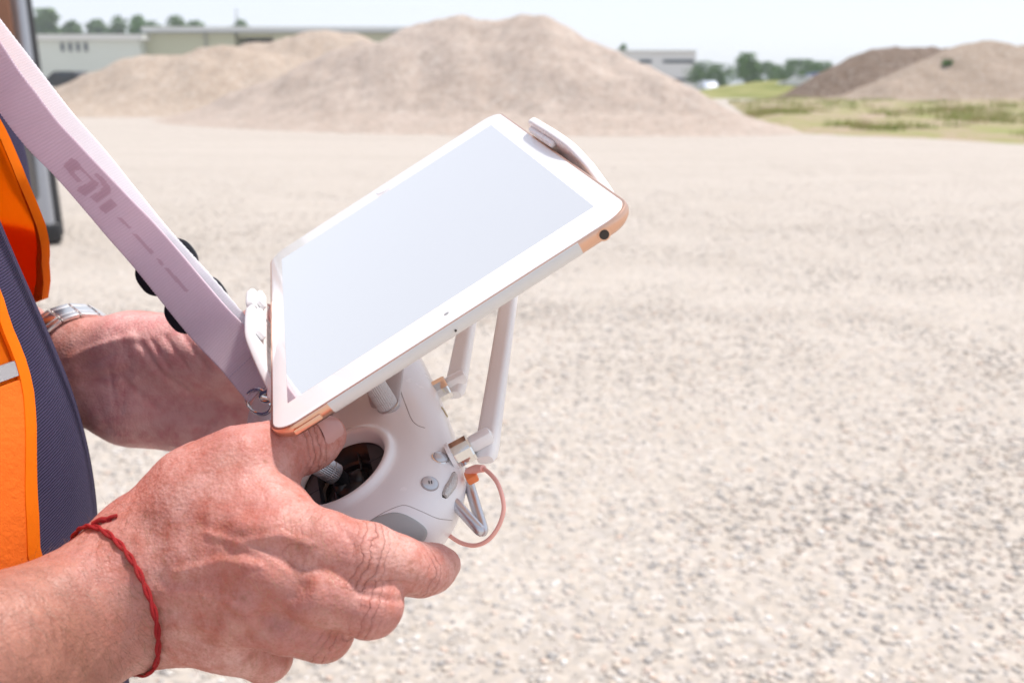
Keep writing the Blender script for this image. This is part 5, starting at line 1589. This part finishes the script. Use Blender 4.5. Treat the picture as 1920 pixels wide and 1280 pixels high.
near_strap, nC, nW, nN = ribbon('webbing', nearC, nearW, 12.4, M_strapA, strap, 800, 56, 1.3, marks)
tag(near_strap, 'near webbing with faded mirrored print')
farC = [cpt(503, 718, 482), cpt(462, 664, 494), cpt(368, 552, 500), cpt(282, 455, 504), cpt(216, 372, 506), cpt(160, 302, 508), cpt(98, 231, 508), cpt(20, 130, 508), cpt(-60, 26, 505), cpt(-130, -75, 492), cpt(-240, -330, 458), neckF + [0, 0, 6], w2c(pil(-75, -350, 1512)), nape + [0.5, 0, 0]]
farW = [(0.8, -0.6, 0.0), (0.8, -0.6, 0.1), (0.8, -0.6, 0.2), (0.8, -0.6, 0.4)] + [(0.8, -0.6, 0.55)] * 5 + [(0.8, -0.5, 0.3), (0.7, -0.3, 0.0)] + [(0.3, -0.2, -0.9), (-0.1, -0.6, -0.7), (0.0, -1.0, -0.3)]
far_strap, fC, fW, fN = ribbon('webbing', farC, farW, 12.4, M_strapB, strap, 500, 40, 1.3)
# sewn hem near the end: a folded second layer and its stitches
hm = [cpt(499, 722, 474.6), cpt(477, 696, 479.0), cpt(455, 670, 482.4)]
hem, hC, hW, hN = ribbon('sewn_hem', hm, [(0.80, -0.60, 0.02)] * 3, 12.45, M_strapA, strap, 60, 40, 1.0)
M_stitch = new_mat('stitch', (0.55, 0.45, 0.58), 0.8)
for k in range(14):
    t = -0.9 + 1.8 * k / 13
    c = hC[50] + hW[50] * 12 * t - np.array([0, 0, 0.85]); d_ = hW[50] * 0.55
    tube('stitch', [c2w(c - d_), c2w(c + d_)], 0.00016, M_stitch, hem, 5)
# black slider plates on the far webbing
M_slide = new_mat('slider_black', (0.012, 0.011, 0.016), 0.42); _n = NT(M_slide); _n.set('Normal', _n.bump(_n.noise(1200, 2), 0.15, 0.0003))
for (u, v, z) in ((313, 501, 512), (368, 571, 507)):
    c = cpt(u, v, z); wd_ = np.array([0.80, -0.60, 0.0]); al_ = np.array([0.60, 0.80, 0.0]); nr_ = np.array([0, 0, -1.0])
    P = []
    for a in np.linspace(0, 2 * math.pi, 48, endpoint=False):
        ca, sa = math.cos(a), math.sin(a); P.append((math.copysign(abs(ca) ** 0.9, ca) * 17.6, math.copysign(abs(sa) ** 0.75, sa) * 13.0))
    P = np.array(P)
    L = [np.array([c2w(c + x * k * wd_ + y * k * al_ + h * nr_) for x, y in P]) for k, h in ((0.94, -1.6), (1.0, -1.0), (1.0, 1.0), (0.94, 1.6))]
    slab('slider', L, M_slide, strap)
# split ring and clip
def ring(name, cen, nrm, R, r, mat, parent, up=(0, -1, 0), n=40, squash=1.0):
    d, s_, u_ = frame_of(nrm, up)
    P = [cen + R * (math.cos(a) * s_ + squash * math.sin(a) * u_) for a in np.linspace(0, 2 * math.pi, n + 1)]
    V, F = tube_data([c2w(p) for p in P], r * .001, 10, False)
    return mesh(name, V, F, mat, parent)
rgc = cpt(486, 752, 474)
ring('split_ring', rgc, (0.35, -0.25, 0.9), 7.6, 0.75, M_chrome, strap, squash=0.85); ring('split_ring', rgc + [0.3, 0.7, 1.4], (0.35, -0.25, 0.9), 7.6, 0.75, M_chrome, strap, squash=0.85)
tube('snap_hook', [c2w(p) for p in spline([rgc + [5.5, 2.0, -1], rgc + [9, 0, 0], rgc + [14, -1, 1], rgc + [16, 1, 1], ct(-28, -28, 16)], 20)], 0.0017, M_chrome, strap, 10)

# ================================================================== WATCH AND STRING BRACELET
def wrap(S, cen, axis, e1, n, lift, a0=0, a1=2 * math.pi):
    """closed loop round a limb, lying on its skin"""
    axis = axis / np.linalg.norm(axis); e1 = e1 - axis * (e1 @ axis); e1 /= np.linalg.norm(e1); e2 = np.cross(axis, e1)
    A = np.linspace(a0, a1, n, endpoint=abs(a1 - a0) < 6.28)
    D = np.cos(A)[:, None] * e1 + np.sin(A)[:, None] * e2
    t = np.full(n, 5.0)
    for _ in range(80): t += 0.7 * (lift - S.value(cen + D * t[:, None]))
    return cen + D * t[:, None], D, axis, A
M_steel = new_mat('watch_steel', (0.85, 0.83, 0.81), 0.30, 1.0)
M_steelb = new_mat('watch_brushed', (0.80, 0.78, 0.77), 0.38, 1.0)
watch = empty('wristwatch', tuple(c2w(WL + ld * 18))); tag(watch, 'steel link bracelet wristwatch on the wrist behind the navy shirt', 'watch')
wc = J(136, 668, 584, 1)[0]
P, D, ax_, A = wrap(HL, wc, np.array([-0.68, -0.34, 0.62]), lu, 17, 2.2)
seglen = np.linalg.norm(np.roll(P, -1, 0) - P, axis=1)
for i in range(17):
    tng = np.roll(P, -1, 0)[i] - np.roll(P, 1, 0)[i]; tng /= np.linalg.norm(tng); nr_ = np.cross(ax_, tng); nr_ *= np.sign(nr_ @ D[i])
    B3 = (W3(ax_), W3(tng), W3(nr_)); L_ = seglen[i] * 0.95
    lk = box_obj('bracelet_link', (0.0095, L_ * .001, 0.0028), basis(c2w(P[i]), *B3), M_steel, watch, 0.0006)
    for q in (-1, 1):
        box_obj('link_side', (0.0050, L_ * .001, 0.0025), basis(c2w(P[i] + q * 7.35 * ax_ + tng * seglen[i] * 0.0), *B3), M_steelb, lk, 0.0006)
ic = int(np.argmax(D @ np.array([-0.1, -0.35, 1.0]))); nr_ = D[ic]
hd = disc('watch_case', c2w(P[ic] - nr_ * 1.0), W3(nr_), W3(ax_), [(19.5, 0), (20.5, 2), (20.5, 8), (18.5, 10.5), (17, 10.6)], M_steel, watch, 48)
disc('dial', c2w(P[ic] + nr_ * 9.2), W3(nr_), W3(ax_), [(16.9, 0), (16.9, 0.6)], new_mat('dial_dark', (0.02, 0.025, 0.04), 0.2), hd, 48)

M_string = new_mat('red_string', (0.42, 0.018, 0.022), 0.75, spec=0.2); _n = NT(M_string)
_n.set('Normal', _n.bump(_n.wave(1, 'DIAGONAL', vec=_n.mapping((900, 900, 900))), 0.7, 0.0005)); _n.set('Base Color', _n.mix(_n.noise(300, 3), (0.50, 0.03, 0.03), (0.30, 0.012, 0.02)))
brl = empty('string_bracelet', tuple(c2w(J(220, 1105, 366, 1)[0]))); tag(brl, 'thin red twisted string bracelet tied round the near wrist', 'bracelet')
bc = J(214, 1108, 360, 1)[0]
for q in (0, 1):
    P, D, ax_, A = wrap(HR, bc, -fdir + np.array([0.05, 0.02, 0.0]), e_up, 160, 0.7)
    P = P + np.outer(np.cos(A * 11 + q * math.pi) * 0.7 + np.sin(A * 2 + 1) * 1.0, ax_) + D * (np.sin(A * 11 + q * math.pi) * 0.3 + 0.2)[:, None]
    tube('strand', c2w(np.vstack([P, P[:1]])), 0.00068, M_string, brl, 8)
kq = J(200, 972, 356, 1)[0]
kp = HR.hit(np.zeros(3), (kq / np.linalg.norm(kq))[None], 250)[0]
tube('knot', [c2w(p) for p in spline([kp + [-5, 2, -0.6], kp + [-1, 0, -1.2], kp + [3, 1.5, -1.2], kp + [6, 5, -0.8]], 14)], 0.0011, M_string, brl, 8)
tube('loose_end', [c2w(p) for p in spline([kp + [-1, 1, -1.2], kp + [2, -0.8, -1.6], kp + [4.5, -1.4, -1.2]], 10)], 0.0008, M_string, brl, 8)
lo_q = J(238, 1238, 366, 1)[0]
tube('loose_end', [c2w(p) for p in spline([lo_q + [5, -8, -4], lo_q + [2, 0, -3], lo_q + [-3, 5, -1]], 10)], 0.0009, M_string, brl, 8)

# ================================================================== HAZE
M_haze = bpy.data.materials.new('haze'); M_haze.use_nodes = True
_h = M_haze.node_tree; _h.nodes.clear()
_ho = _h.nodes.new('ShaderNodeOutputMaterial'); _hv = _h.nodes.new('ShaderNodeVolumePrincipled')
_hv.inputs['Color'].default_value = (0.90, 0.95, 1.0, 1); _hv.inputs['Density'].default_value = 0.0008; _hv.inputs['Anisotropy'].default_value = 0.2
_h.links.new(_hv.outputs[0], _ho.inputs['Volume'])
hz = box_obj('haze', (6200, 6200, 16.2), Matrix.Translation((0, 0, 7.0)), M_haze)
tag(hz, 'thin pale summer haze filling the air over the yard', 'haze', kind='stuff')
